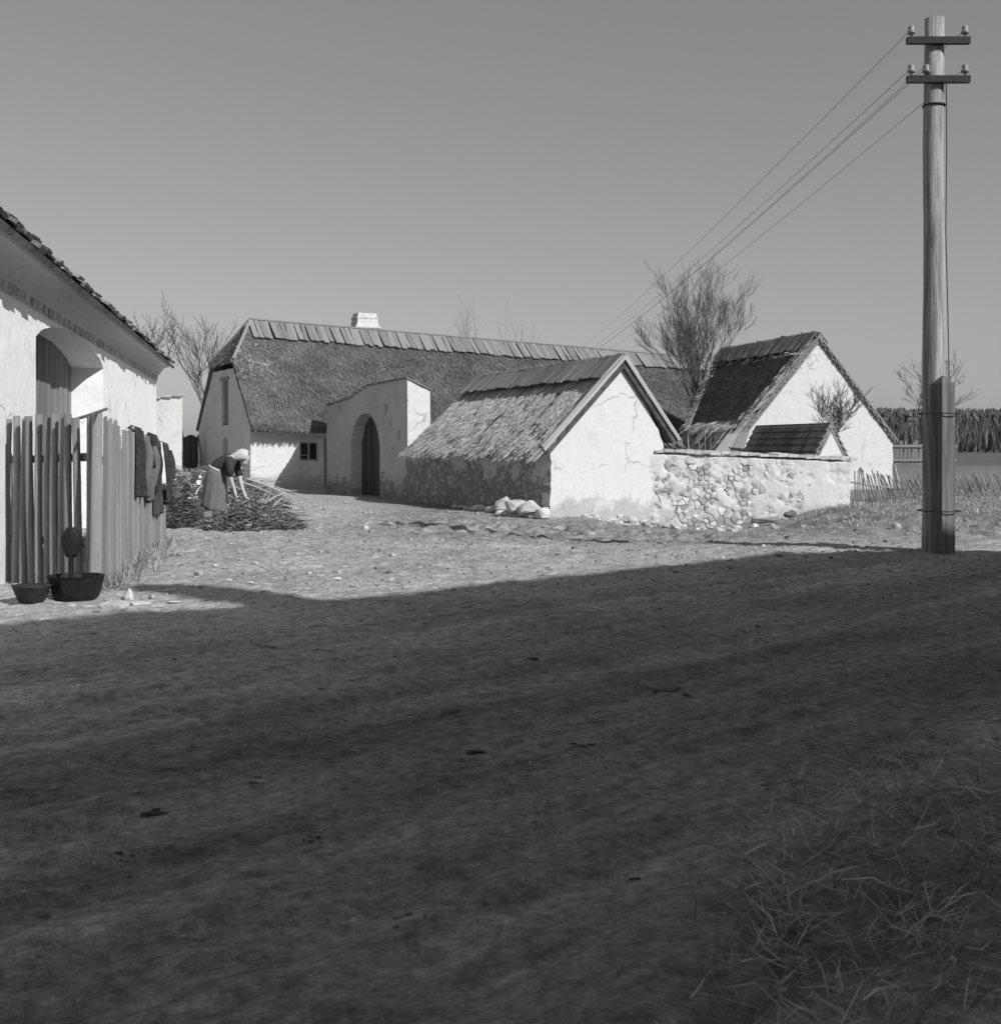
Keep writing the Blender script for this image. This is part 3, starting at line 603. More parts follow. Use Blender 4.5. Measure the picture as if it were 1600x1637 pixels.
def cells(pts, box, joint):                        # rubble: every stone is the region nearest its seed
    out = []
    for p in pts:
        poly = [Vector((box[0], box[1])), Vector((box[2], box[1])), Vector((box[2], box[3])), Vector((box[0], box[3]))]
        for q in pts:
            d_ = q - p
            if q is p or d_.length > 0.9: continue
            mid = (p + q) / 2; d_ = d_.normalized(); new = []
            for k in range(len(poly)):
                a, b = poly[k], poly[(k + 1) % len(poly)]; da, db = (a - mid).dot(d_), (b - mid).dot(d_)
                if da <= 0: new.append(a)
                if da * db < 0: new.append(a.lerp(b, da / (da - db)))
            poly = new
            if len(poly) < 3: break
        if len(poly) >= 3:
            c_ = sum(poly, Vector((0, 0))) / len(poly); out.append((c_, [c_ + (v_ - c_) * max(.4, 1 - joint * rs.uniform(.5, 2.6) / max((v_ - c_).length, .02)) for v_ in poly]))
    return out
rs = random.Random(5); seeds = []
for _ in range(9000):                              # stones of mixed size, wider than high
    p_ = Vector((rs.uniform(-.2, WL - .05), rs.uniform(-.95, 1.2))); rad = rs.choice((.045, .06, .08, .10, .13))
    if all(((p_.x - q.x) * .8) ** 2 + ((p_.y - q.y) * 1.25) ** 2 > (rad + q_r) ** 2 for q, q_r in seeds): seeds.append((p_, rad))
seeds = [q for q, _ in seeds]
for c_, poly in cells(seeds, (-.2, -1.0, WL - .02, 1.24), .007):
    s, z = c_; top = 1.23 - 0.2 * s / WL
    keep = 1.0 if s < 3.6 else max(0.0, 1 - (s - 3.6) / 1.2)
    if s < .35 and z > .7: keep = .4
    g_ = CW(s, 0, z)
    if max(v_.y for v_ in poly) > top or z < G(g_.x, g_.y) - .2 or rs.random() > keep * .97: continue
    poly = [q for a_, b_ in zip(poly, poly[1:] + poly[:1]) for q in (a_, a_.lerp(b_, rs.uniform(.35, .65)) + Vector((rs.uniform(-.014, .014), rs.uniform(-.014, .014))))]
    fr = rs.uniform(-.02, .018); tl, tz = rs.uniform(-.05, .05), rs.uniform(-.08, .05); n_ = len(poly); V = []
    for off_, k in ((-.12, 1.0), (fr - .014, 1.0), (fr, .80)):
        for v_ in poly:
            q = c_ + (v_ - c_) * k + Vector((rs.uniform(-.006, .006), rs.uniform(-.006, .006))); V.append(CW(q.x, off_ + (q.x - s) * tl + (q.y - z) * tz, q.y))
    V.append(CW(s + rs.uniform(-.03, .03), fr + rs.uniform(.0, .016), z + rs.uniform(-.03, .03)))
    F = [(i_, (i_ + 1) % n_, n_ + (i_ + 1) % n_, n_ + i_) for i_ in range(n_)] + [(n_ + i_, n_ + (i_ + 1) % n_, 2 * n_ + (i_ + 1) % n_, 2 * n_ + i_) for i_ in range(n_)] + [(2 * n_ + i_, 2 * n_ + (i_ + 1) % n_, 3 * n_) for i_ in range(n_)]
    obj('stone', V, F, WSTONE, cw)
s = -0.1                                           # coping course of flat bricks
while s < WL + .05:
    wd = rs.uniform(0.2, 0.34); z = 1.27 - 0.22 * s / WL
    piece('coping_stone', rs.choice(B_BARGE), board_m(CW(s + wd / 2, 0.07, z + rs.uniform(-.015, .015)), CW(s + wd / 2, -0.52, z + 0.03), wd * .96, rs.uniform(.05, .10), (rs.uniform(-.08, .08), 0, 1)), cw); s += wd

# ================================================================== tiled sty on the end of the wall
sty = thing('tiled_sty', 'little steep dark-tiled roof with white gable at the wall end', 'sty', (8.9, 32.5, 0))
eb = Vector((-0.2617, 0.965, 0)).normalized(); gb = Vector((eb.y, -eb.x, 0))
A0 = Vector((8.52, 32.15, 0))
def ST(l, t, z): return A0 + eb * l + gb * t + Vector((0, 0, z))
wt = 0.80; zb_, za_ = 1.17, 2.02
poly_wall('gable_wall', [(0.0, -0.5), (wt, -0.5), (wt, zb_), (0.40, za_ - .03), (0.0, zb_ + .02)], [], ST(0.0, 0, 0), gb, eb * 0.25, WHITE, sty, 0.006, 0.2)
poly_wall('side_wall', [(0.25, -0.5), (4.2, -0.5), (4.2, 1.15), (0.25, 1.15)], [], ST(0, 0.02, 0), eb, gb * 0.2, OLDW, sty, 0)
ct = (ST(-.02, -0.10, 1.12), ST(4.3, -0.10, 1.12), ST(4.3, 0.40, 2.04), ST(-.02, 0.40, 2.04)); ct2 = (ST(-.02, 0.92, 1.10), ST(4.3, 0.92, 1.10), ct[2], ct[3])
for c in (ct, ct2):
    nv = slope_normal(c); tr = slab('roof', list(down(c, .05)), 0.05, TILE, sty)
    for rw in range(5):
        V, F = [], []; b0, b1 = rw / 5 - 0.03, (rw + 1) / 5 + 0.03; k = 22
        for i in range(k):
            a0, a1 = i / k + .001, (i + 1) / k - .001; j = rnd(-.006, .006)
            q = [Vector(bil(c, a0, b0 + j)) + nv * .065, Vector(bil(c, a1, b0 + j)) + nv * .065, Vector(bil(c, a1, b1)) - nv * .005, Vector(bil(c, a0, b1)) - nv * .005]
            o_ = len(V); V += q + [p - nv * .04 for p in q]
            F += [(o_, o_ + 1, o_ + 2, o_ + 3), (o_ + 4, o_ + 5, o_ + 1, o_), (o_, o_ + 3, o_ + 7, o_ + 4), (o_ + 1, o_ + 5, o_ + 6, o_ + 2)]
        obj('tile_course', V, F, TILE, tr)

# ================================================================== barn on the right
AP = Vector((10.6, 40.0, 0))
barn = thing('barn', 'barn with dark thatch, pale straw edges and tall white gable', 'barn', (10.6, 42, 0))
def BN(l, t, z): return AP + eb * l + gb * t + Vector((0, 0, z))
poly_wall('gable_wall', [(-2.92, -1.0), (2.84, -0.8), (2.84, 1.80), (2.55, 2.2), (0.05, 5.10), (-0.1, 5.10), (-2.5, 2.25), (-2.92, 1.70)], [], BN(0, 0, 0), gb, eb * 0.45, WHITE, barn, 0.022, 0.2)
poly_wall('side_wall', [(0.45, -1), (4.2, -1), (4.2, 1.8), (0.45, 1.8)], [], BN(0, -2.9, 0), eb, gb * 0.4, OLDW, barn, 0)
poly_wall('right_wall', [(0.45, -.6), (7.2, -.6), (7.2, 1.8), (0.45, 1.8)], [], BN(0, 2.45, 0), eb, gb * 0.38, OLDW, barn, 0)
poly_wall('far_wall', [(-1.6, -1), (2.4, -1), (2.4, 2), (0, 4.9), (-1.6, 3.2)], [], BN(6.8, 0, 0), gb, eb * 0.3, OLDW, barn, 0)
cl = (BN(-.10, -3.10, 1.66), BN(4.15, -3.10, 1.66), BN(7.4, 0, 5.22), BN(-.07, 0, 5.22)); cr2 = (BN(-.05, 3.02, 1.66), BN(7.3, 3.02, 1.66), cl[2], cl[3])
broof = slab('roof', list(down(cl, .06)), 0.16, THATCH_B, barn); slab('far_slope', list(down(cr2, .06)), 0.12, THATCH_B, broof)
thatch('thatch', broof, down(cl, .04), 14000, 0.32, 0.03, 0.012, THATCH_B, None, 0.1, 1.0, 0.15, seed=21, label='dark thatch')
thatch('straw_eave', broof, down(cl, .03), 5200, 0.60, 0.024, 0.17, STRAW, None, -0.03, 0.16, 0.025, 0.0, (14, 1), seed=22, bundles=(42, 5, .2), label='pale loose straw along the eave')
cv = (Vector(bil(cl, 0, 0)), Vector(bil(cl, .13, 0)), Vector(bil(cl, .065, 1)), Vector(bil(cl, 0, 1)))
thatch('straw_verge', broof, down(cv, .02), 2600, 0.42, 0.026, 0.13, STRAW, None, 0.0, 0.93, 0.06, 0.0, (2, 12), seed=23, bundles=(5, 22, .15), label='pale straw along the gable edge')
cv2 = (Vector(bil(cl, .96, 0)), Vector(bil(cl, 1.0, 0)), Vector(bil(cl, 1.0, 1)), Vector(bil(cl, .97, 1)))
thatch('straw_far_edge', broof, down(cv2, .02), 500, 0.5, 0.04, 0.16, STRAW, None, 0.0, 1.0, 0.3, seed=24)
thatch('straw_tufts', broof, down(cl, .03), 60, 0.28, 0.03, 0.16, STRAW, None, 0.80, 0.84, 0.2, 0.0, seed=25)
ridge_boards(broof, cl, 30, 0.235, 0.17, B_ROOF, 0.05); ridge_boards(broof, cr2, 12, 0.6, 0.1, B_ROOF, 0.05)
for c, m_ in ((cl, 0), (cr2, 1)):
    nv = slope_normal(c); a = Vector(c[0]) - eb * .02; b = Vector(c[3]) - eb * .02
    piece('barge_board', B_ROOF[m_], board_m(a - nv * .06, b - nv * .06, 0.06, 0.03, -eb), broof)
    for i in range(24):                            # ragged slates bedded under the verge
        q = a.lerp(b, (i + rnd(.2, .8)) / 24) - nv * rnd(.10, .14)
        piece('verge_slate', B_ROOF[i % 5], board_m(q - (b - a).normalized() * .06, q + (b - a).normalized() * rnd(.05, .1), rnd(.03, .06), .03, -eb), broof)
# lean-to of planks in the court corner
lean = thing('plank_lean_to', 'plank lean-to roof tucked against the barn behind the stone wall', 'lean-to', (7.2, 37, 0))
l0, l1, h0, h1 = P(1136, 729, 36), P(1186, 731, 36), P(1163, 695, 38.9), P(1197, 692, 38.9)
for i in range(8):
    f = (i + .5) / 8; a = l0.lerp(l1, f); b = h0.lerp(h1, f)
    piece('plank', B_PALE[i % 5], board_m(a, b, 0.115, 0.03, (-.3, -.4, .8)), lean)
bar(l0 - Vector((0, 0, .05)), l1 - Vector((0, 0, .05)), .08, .08, (0, -1, 0), BOARD, lean, 'beam')
for q in (l0, l1): bar(Vector((q.x, q.y, G(q.x, q.y) - .1)), q - Vector((0, 0, .06)), .08, .08, (0, -1, 0), BOARD, lean, 'post')
for i, (u0, v0, u1, v1) in enumerate(((1104, 724, 1100, 694), (1124, 724, 1115, 697), (1131, 724, 1127, 690), (1133, 724, 1136, 695), (1092, 724, 1088, 700))):
    a, b = P(u0, v0, 35.5), P(u1, v1, 35.9); a.z = G(a.x, a.y) - .05
    tag(piece('pole', RP_STICK[i % 3], board_m(a, b, .05, .05, (0, -1, 0)), None), 'thin bare pole standing upright behind the stone wall', 'pole', 'poles behind the stone wall')

# ================================================================== white house on the left
H0 = Vector((-6.63, 20.0, 0)); eh = Vector((-0.1897, 0.9818, 0)).normalized(); nh = Vector((eh.y, -eh.x, 0))
lh = thing('white_house', 'whitewashed house with deep arched door recess and shingle roof beside the board fence', 'house', (-7.0, 17, 0))
def LH(s, o, z): return H0 + eh * s + nh * o + Vector((0, 0, z))
ar = [(0.0, 2.72), (-0.35, 2.83), (-1.1, 2.94), (-2.0, 3.0), (-2.95, 3.02), (-3.9, 3.0), (-4.8, 2.94), (-5.55, 2.83), (-5.9, 2.72)]
poly_wall('wall', [(-13, -.5), (-5.9, -.5)] + ar[::-1] + [(0, -.5), (9.6, -.5), (9.6, 3.22), (-13, 3.22)], [], LH(0, 0, 0), eh, -nh * 0.6, HOUSEW, lh, 0.008)
poly_wall('end_wall', [(0, -.5), (7.4, -.5), (7.4, 3.2), (3.7, 6.1), (0, 3.2)], [], LH(9.25, -0.6, 0), -nh, eh * 0.35, HOUSEW, lh, 0.01)
poly_wall('near_wall', [(0, -.5), (7.4, -.5), (7.4, 3.2), (3.7, 6.1), (0, 3.2)], [], LH(-13, -0.6, 0), -nh, eh * 0.35, HOUSEW, lh, 0)
poly_wall('rear_wall', [(-13, -.5), (9.6, -.5), (9.6, 3.2), (-13, 3.2)], [], LH(0, -8.0, 0), eh, -nh * 0.35, HOUSEW, lh, 0)
dl = thing('barn_door', None, None, LH(-3, -.55, 0)); setp(dl, lh); dl.location = LH(-3, -.55, 0) - ORG[lh.name]
for i in range(26):
    s = -6.0 + (i + .5) * 6.1 / 26
    piece('door_board', B_DOORH[i % 3], board_m(LH(s, -0.56 + .008 * (i % 2), -.3), LH(s, -0.56 + .008 * (i % 2), 3.05), 0.232, .04, nh), dl)
# coved cornice
ncv = 6; rings = []
for s in (-13.05, 9.66):
    pts = [LH(s, 0.01 + .33 * (1 - math.cos(k / ncv * 1.4)), 3.02 + .36 * math.sin(k / ncv * 1.45)) for k in range(ncv + 1)] + [LH(s, .32, 3.42), LH(s, -.02, 3.42), LH(s, -.02, 3.02)]
    rings.append(pts)
V, F = loft(rings); bm = bmesh.new(); vs = [bm.verts.new(v) for v in V]
for f in F: bm.faces.new([vs[i] for i in f])
CORN = mat_plaster('cornice_plaster', 0.56, 0.42, low=0.0); bm_obj('cornice', bm, CORN, lh)
for i in range(120):                                # ragged lower lip of the cornice
    s = -12.9 + 22.4 * (i + rnd(0, .7)) / 120
    piece('cornice_tooth', B_BARGE[i % 2], board_m(LH(s, 0.01, 3.06 - rnd(0, .035)), LH(s, 0.01, 3.13), rnd(.1, .19), .035, nh), lh)
cL = (LH(-13.2, .42, 3.40), LH(9.85, .42, 3.40), LH(9.85, -3.9, 6.95), LH(-13.2, -3.9, 6.95)); cL2 = (LH(-13.2, -8.6, 3.2), LH(9.85, -8.6, 3.2), cL[2], cL[3])
lroof = slab('roof', list(cL), 0.07, SLATE, lh); slab('rear_slope', list(cL2), 0.07, SLATE, lroof)
V, F = [], []; nv = slope_normal(cL); rr = random.Random(4)
for rw in range(24):
    b0 = rw / 24; a = 0.0
    while a < 1.0:
        wd = rr.uniform(.010, .018); j = rr.uniform(-.012, .012); lift = rr.uniform(.045, .10); th = rr.uniform(.02, .045)
        q = [Vector(bil(cL, a, b0 + j)) + nv * lift, Vector(bil(cL, min(1, a + wd), b0 + j + rr.uniform(-.003, .003))) + nv * (lift + rr.uniform(-.015, .015)), Vector(bil(cL, min(1, a + wd), min(1, b0 + .07))) + nv * .01, Vector(bil(cL, a, min(1, b0 + .07))) + nv * .01]
        o_ = len(V); V += q + [p - nv * th for p in q]
        F += [(o_, o_ + 1, o_ + 2, o_ + 3), (o_ + 4, o_ + 5, o_ + 1, o_), (o_, o_ + 3, o_ + 7, o_ + 4), (o_ + 1, o_ + 5, o_ + 6, o_ + 2), (o_ + 7, o_ + 6, o_ + 5, o_ + 4)]
        a += wd
t = obj('shingles', V, F, SLATE, lroof); t['kind'] = 'stuff'
# pier beyond the house corner
pier = thing('wall_pier', 'plain whitewashed wall pier with small tile coping past the house corner', 'pier', (-8.4, 30.2, .2))
poly_wall('shaft', [(0, -.4), (.72, -.4), (.74, 2.68), (0.0, 2.6)], [], Vector((-8.72, 29.95, 0)), Vector((.985, .17, 0)), Vector((-.05, .25, 0)), WHITE, pier, 0.01)
for i in range(3): piece('coping_tile', B_BARGE[i % 2], board_m(Vector((-8.62 + .26 * i, 29.9 + .04 * i, 2.62 + .03 * i)), Vector((-8.66 + .26 * i, 30.35 + .04 * i, 2.62 + .03 * i)), .27, .05, (0, 0, 1)), pier)

# ================================================================== fence in front of it
F0 = Vector((-3.95, 11.75, 0)); F1 = Vector((-5.03, 17.9, 0)); FL = (F1 - F0).length; efn = (F1 - F0).normalized(); nfn = Vector((efn.y, -efn.x, 0))
fence = thing('board_fence', 'weathered board fence with ragged tops standing before the white house', 'fence', (-4.5, 14.8, 0))
def FN(s, o, z): p = F0 + efn * s + nfn * o; return Vector((p.x, p.y, z))
rf = random.Random(9)
def ftop(s):
    return 1.70 - .26 * s / FL + .035 * math.sin(s * 3.1) + .03 * math.sin(s * 7.3)
nb = 48
for i in range(nb):
    s = .14 + (FL - .14) * (i + .5) / nb; zg = GZ(*FN(s, 0, 0).xy)
    wd = (FL - .14) / nb * rf.uniform(.76, 1.0); lean_ = rf.uniform(-.035, .035)
    piece('pale', rf.choice(B_PALE), board_m(FN(s, .02 + rf.uniform(-.012, .012), zg - .12), FN(s + lean_, .02 + rf.uniform(-.015, .02), ftop(s) + rf.uniform(-.08, .04)), wd, .025, nfn), fence)
for z in (.45, 1.28): piece('rail', RP_PALE[0], board_m(FN(0, -.06, z), FN(FL, -.06, z - .05), .09, .09, nfn), fence)
for s in (3.1, 6.2): piece('post', RP_PALE[1], board_m(FN(s, -.16, -.1), FN(s, -.16, 1.38), .15, .15, nfn), fence)
zg = GZ(-3.95, 11.62)
piece('corner_post', RP_PALE[2], board_m(Vector((-3.93, 11.55, zg - .1)), Vector((-3.90, 11.6, 1.735)), .125, .125, (1, 0, 0)), fence)
# open paling between the corner post and the house wall
pal = thing('pole_paling', 'open paling of thick round poles on two rails next to the corner post', 'fence', (-4.8, 13, 0))
Q0 = Vector((-3.98, 11.72, 0)); Q1 = Vector((-5.25, 12.75, 0)); eq = (Q1 - Q0).normalized(); nq = Vector((eq.y, -eq.x, 0)); nq = nq if nq.y < 0 else -nq
for u, hgt in ((154, 1.70), (136, 1.69), (122.5, 1.73), (110, 1.72), (98, 1.74), (86, 1.70), (74, 1.74), (61, 1.72), (48, 1.7), (34, 1.73), (20, 1.7)):
    k = (u - CX) / FPX; t = (k * Q0.y - Q0.x) / (eq.x - k * eq.y); p = Q0 + eq * t; zg = GZ(p.x, p.y)
    piece('pole', random.choice(RP_PALE), board_m(Vector((p.x, p.y, zg - .1)) + nq * .07, Vector((p.x + rnd(-.03, .03), p.y, hgt)) + nq * .07, rnd(.075, .095), .09, nq), pal)
    if u in (86, 48): piece('pole', random.choice(RP_PALE), board_m(Vector((p.x - .1, p.y + .12, zg - .1)) - nq * .06, Vector((p.x - .1, p.y + .12, hgt - .12)) - nq * .06, .07, .07, nq), pal)
for z in (.46, 1.30): piece('rail', RP_PALE[3], board_m(Vector((Q0.x, Q0.y, z)) + eq * -.05, Vector((Q1.x, Q1.y, z - .02)), .085, .085, nq), pal)
tag(piece('stick', RP_STICK[0], board_m(P(108, 674, 12.4), P(169, 652, 11.3), .035, .035, (0, 0, 1)), None), 'bare stick laid across the fence tops by the corner post', 'stick')
# clothes hung over the fence
def cloth(name, s0, s1, ztop, zbot, mat, label, folds=5, split=None, depth=.05, seed=1, taper=0.0, hem=.02):
    r = random.Random(seed); nu, nv_ = 26, 26; V = []; ph = [r.uniform(0, 6) for _ in range(4)]; F = []
    for j in range(nv_ + 1):
        fz = j / nv_
        for i in range(nu + 1):
            fu = i / nu; c = (s0 + s1) / 2; half = (s1 - s0) / 2 * (1 - taper * fz)
            s = c + (fu * 2 - 1) * half
            if split and fz > split: s += (0.035 if fu > .5 else -.035) * (fz - split) / (1 - split) * 2
            zb = zbot + hem * math.sin(fu * 9 + ph[0])
            z = ftop(s) + .02 + (ztop - ftop(s)) * 0 - fz * (ftop(s) - zb)
            o = .05 + 1.5 * depth * (.5 + .5 * math.sin(fu * folds * 6.28 + ph[1] + .25 * math.sin(fz * 2 + ph[2]))) * (0.3 + .9 * fz) + .010 * math.sin(fu * 23 + fz * 4 + ph[3])
            if split and fz > split: o *= 1 - .75 * math.exp(-((fu - .5) / .07) ** 2)
            if j == 0: o = -.03
            p = FN(s, o, z); V.append(p)
    for j in range(nv_):
        for i in range(nu): F.append((j * (nu + 1) + i, j * (nu + 1) + i + 1, (j + 1) * (nu + 1) + i + 1, (j + 1) * (nu + 1) + i))
    if split: F = [f for k, f in enumerate(F) if not ((k // nu) / nv_ > split and abs((k % nu) + .5 - nu / 2) < .6)]
    o = obj(name, V, F, mat, None, True)
    md = o.modifiers.new('thick', 'SOLIDIFY'); md.thickness = .012
    return tag(o, label, 'clothes', 'washing on the board fence')
cloth('trousers', 2.35, 3.05, 1.6, .80, CLOTH_D, 'dark trousers with two legs hung over the fence nearest the corner post', 5, .35, .05, 2, .1, .03)
cloth('jacket', 3.10, 3.95, 1.6, .72, CLOTH_G, 'lighter grey jacket hung between the dark trousers and the long coat', 7, None, .045, 3, .25, .05)
cloth('shirt', 3.75, 4.35, 1.6, 1.1, CLOTH_D, 'short dark shirt hung over the fence above the jacket', 5, None, .05, 4, .3, .02)
cloth('long_coat', 4.30, 4.95, 1.6, .50, CLOTH_D, 'long dark coat hanging almost to the ground on the fence', 5, None, .05, 5, .05, .04)
cloth('towel', 5.02, 5.16, 1.6, .85, CLOTH_W, 'narrow white cloth strip hanging between two dark coats', 1, None, .05, 6, 0, .02)
cloth('coat', 5.25, 6.1, 1.6, .60, CLOTH_D, 'dark coat over the far end of the fence', 6, None, .06, 7, .1, .05)

def sleeve(o, s0, zt, zb, r_, mat, dx=0.0):
    pts = [FN(s0 + dx * f + .015 * math.sin(f * 5), .10 + .03 * math.sin(f * 4), zt + (zb - zt) * f) for f in np.linspace(0, 1, 8)]
    V, F = tubes([(pts, [r_ * (.55 + .5 * math.sin(min(1, f * 2) * 1.57)) * (1 - .3 * f) for f in np.linspace(0, 1, 8)])], 9); q = obj('sleeve', V, F, mat, o, True); return q
for nm, a in (('jacket', ((3.15, 1.48, .95, .07, CLOTH_G, -.05), (3.9, 1.42, .9, .07, CLOTH_G, .06))), ('coat', ((5.3, 1.35, .8, .07, CLOTH_D, -.05), (6.0, 1.35, .75, .07, CLOTH_D, .05))), ('long_coat', ((4.36, 1.4, .8, .06, CLOTH_D, -.04),))):
    for q in a: sleeve(bpy.data.objects[nm], *q)

# ================================================================== tub, basin and shovel by the corner post
g0 = on_ground(112, 958)
def lathe(prof, c, sides=14, tilt=None):
    rings = [[Vector((c[0] + r_ * math.cos(2 * math.pi * j / sides + .3), c[1] + r_ * math.sin(2 * math.pi * j / sides + .3), c[2] + z)) for j in range(sides)] for r_, z in prof]
    return loft(rings)
V, F = lathe([(.18, 0), (.215, .055), (.255, .225), (.27, .236), (.248, .236), (.215, .09), (.0, .08)], (g0.x, g0.y + .15, g0.z - .01), 9)
tag(obj('tub', V, F, IRON, None), 'black faceted tub sitting on the ground by the corner post', 'tub')
V, F = lathe([(.09, 0), (.12, .035), (.17, .16), (.18, .172), (.16, .165), (.10, .05), (0, .04)], (g0.x - .30, g0.y - .14, g0.z - .005), 16)
tag(obj('basin', V, F, METAL, None, True), 'round dark basin with rolled rim in front of the black tub', 'basin')
sp = thing('shovel', 'shovel standing blade upward in the black tub', 'shovel', (g0.x - .02, g0.y + .12, g0.z + .09))
tp = Vector((g0.x - .03, g0.y + .10, 0)); V, F = [], []; pts = []
for i in range(9):
    f = i / 8; z = .40 + f * .28; wd = .092 * (math.sin(min(1, .28 + f * 1.0) * math.pi * .62)) * (1 if f < .75 else 1 - (f - .75) * 2.2); 
    for k in range(7):
        q = (k / 6 * 2 - 1); V.append((tp.x + q * wd, tp.y + .03 * q * q - .02, g0.z + z))
for i in range(8):
    for k in range(6): F.append((i * 7 + k, i * 7 + k + 1, i * 7 + 8 + k, i * 7 + 7 + k))
bl = obj('blade', V, F, IRON, sp, True); md = bl.modifiers.new('t', 'SOLIDIFY'); md.thickness = .008
V, F = tubes([([(tp.x, tp.y, g0.z + .085), (tp.x + .003, tp.y, g0.z + .3), (tp.x, tp.y - .01, g0.z + .47)], [.02, .02, .015])], 8); obj('handle', V, F, IRON, sp, True)

# ================================================================== the woman gathering sticks
WP = P(350, 835, 22.0); WP.z = GZ(WP.x, WP.y) + .02; kz = 1.0
woman = thing('person', 'woman in light headscarf, dark blouse and long skirt bending over the brush pile', 'person', WP)
def W(x, y, z): return Vector((WP.x + x, WP.y + y, WP.z + z))
def ell(c, ax, n1=10, n2=8):
    rings = [[Vector(c) + Vector((ax[0] * math.sin(p) * math.cos(t), ax[1] * math.sin(p) * math.sin(t), -ax[2] * math.cos(p))) for t in [2 * math.pi * j / n1 for j in range(n1)]] for p in [math.pi * (i + .4) / (n2 - .2 + .0) for i in range(n2)]]
    return loft(rings)
def chain(pts, rads, sides=10):
    out = []
    for i in range(len(pts) - 1): pass
    return [Vector(p) for p in pts], rads
paths = [
 ([W(-.06, -.10, .95), W(-.04, -.11, .55), W(-.06, -.11, .10), W(-.06, -.11, .06)], [.085, .065, .045, .04]),
 ([W(-.06, .10, .95), W(-.02, .11, .55), W(-.02, .11, .10), W(-.02, .11, .06)], [.085, .065, .045, .04]),
 ([W(-.09, -.11, .045), W(.02, -.11, .045), W(.12, -.11, .035)], [.045, .05, .035]),
 ([W(-.05, .11, .045), W(.06, .11, .045), W(.16, .11, .035)], [.045, .05, .035]),
 ([W(-.07, 0, .92), W(-.02, 0, 1.0), W(.10, 0, 1.09), W(.22, 0, 1.17), W(.30, 0, 1.20)], [.12, .12, .12, .12, .075]),
 ([W(.22, -.14, 1.17), W(.24, 0, 1.19), W(.22, .14, 1.17)], [.07, .09, .07]),
 ([W(.28, 0, 1.19), W(.36, 0, 1.22)], [.055, .055]),
 ([W(.24, -.17, 1.15), W(.235, -.20, .90), W(.28, -.17, .74), W(.315, -.15, .62)], [.062, .05, .036, .027]),
 ([W(.26, .17, 1.15), W(.33, .16, .90), W(.38, .12, .72), W(.44, .08, .56)], [.062, .05, .036, .027]),
]
def hand(base, d, side):
    out = []; d = Vector(d).normalized(); sd = Vector(side).normalized(); nn = d.cross(sd)
    out.append(([base, base + d * .045, base + d * .085], [.028, .034, .032]))
    for k, (o, L) in enumerate(((-.027, .068), (-.009, .078), (.009, .074), (.026, .058))):
        b = base + d * .08 + sd * o; out.append(([b, b + d * L * .5 + nn * .008, b + d * L * .8 + nn * .03, b + d * L * .9 + nn * .045], [.0095, .009, .0085, .007]))
    b = base + d * .03 - sd * .03; out.append(([b, b - sd * .03 + d * .03 + nn * .012, b - sd * .028 + d * .06 + nn * .03], [.011, .010, .008]))
    return out
paths += hand(W(.318, -.148, .61), (.2, .0, -1), (0, 1, 0.1)); paths += hand(W(.442, .078, .55), (.45, -.1, -.9), (0.2, 1, 0))
V0, F0_ = tubes(paths, 12); V0 = [tuple(v) for v in V0]; F0_ = [tuple(f) for f in F0_]
# close the tube ends
off = 0
for pts, rad in paths:
    n_ = len(pts); F0_.append(tuple(off + j for j in range(12))[::-1]); F0_.append(tuple(off + (n_ - 1) * 12 + j for j in range(12))); off += n_ * 12
def addp(VF):
    o_ = len(V0)
    for v in VF[0]: V0.append(tuple(v))
    for f in VF[1]: F0_.append(tuple(i + o_ for i in f))
hc = W(.43, 0, 1.215)
addp(ell(hc, (.10, .075, .095))); addp(ell(hc + Vector((.035, 0, -.06)), (.065, .06, .07))); addp(ell(hc + Vector((.095, 0, -.055)), (.02, .013, .022), 8, 6)); addp(ell(hc + Vector((.065, 0, -.115)), (.03, .032, .02), 8, 6))
for s_ in (-1, 1): addp(ell(hc + Vector((-.01, .075 * s_, -.03)), (.018, .012, .03), 8, 6))
bm = bmesh.new(); vs = [bm.verts.new(v) for v in V0]
for f in F0_:
    try: bm.faces.new([vs[i] for i in f])
    except ValueError: pass
bmesh.ops.recalc_face_normals(bm, faces=bm.faces)
body = bm_obj('body', bm, SKIN, woman, True)
rm = body.modifiers.new('remesh', 'REMESH'); rm.mode = 'VOXEL'; rm.voxel_size = .008; rm.use_smooth_shade = True
sm = body.modifiers.new('smooth', 'SMOOTH'); sm.iterations = 3; sm.factor = .5
for s_ in (-1, 1):
    V, F = ell(hc + Vector((.088, .028 * s_, -.035)), (.008, .010, .007), 8, 6); obj('eye', V, F, BLOUSE, body, True)
V, F = ell(hc + Vector((.082, 0, -.098)), (.012, .02, .004), 8, 6); obj('mouth', V, F, CLOTH_G, body, True)
# skirt
rings = []; ns = 40
for f in np.linspace(0, 1, 14):
    cx_ = -.03 - .07 * f; rx = .135 + .055 * min(1, f / .22) ** .6 + .035 * f; ry = .15 + .05 * min(1, f / .22) ** .6 + .08 * f; z = 1.0 - .74 * f
    ring = []
    for j in range(ns):
        t = 2 * math.pi * j / ns; fold = 1 + .13 * f ** .6 * (abs(math.sin(t * 5.5 + .7 * math.sin(f * 2))) - .5) + .02 * f * math.sin(t * 17)
        ring.append(W(cx_ + rx * fold * math.cos(t), ry * fold * math.sin(t), z + .06 * math.cos(t) * (1 - f) * -1 - .045 * f * math.cos(t) * 1.5 + .015 * f * math.sin(t * 5)))
    rings.append(ring)
V, F = loft(rings, False); sk = obj('skirt', V, F, SKIRT, woman, True); sk.modifiers.new('t', 'SOLIDIFY').thickness = .008
rings = []                                           # petticoat edge below the skirt
for f in np.linspace(0, 1, 4):
    rings.append([W(-.10 + (.19 + .005 * f) * math.cos(t), (.225 + .01 * f) * math.sin(t), .40 - .16 * f - .06 * math.cos(t)) for t in [2 * math.pi * j / 24 for j in range(24)]])
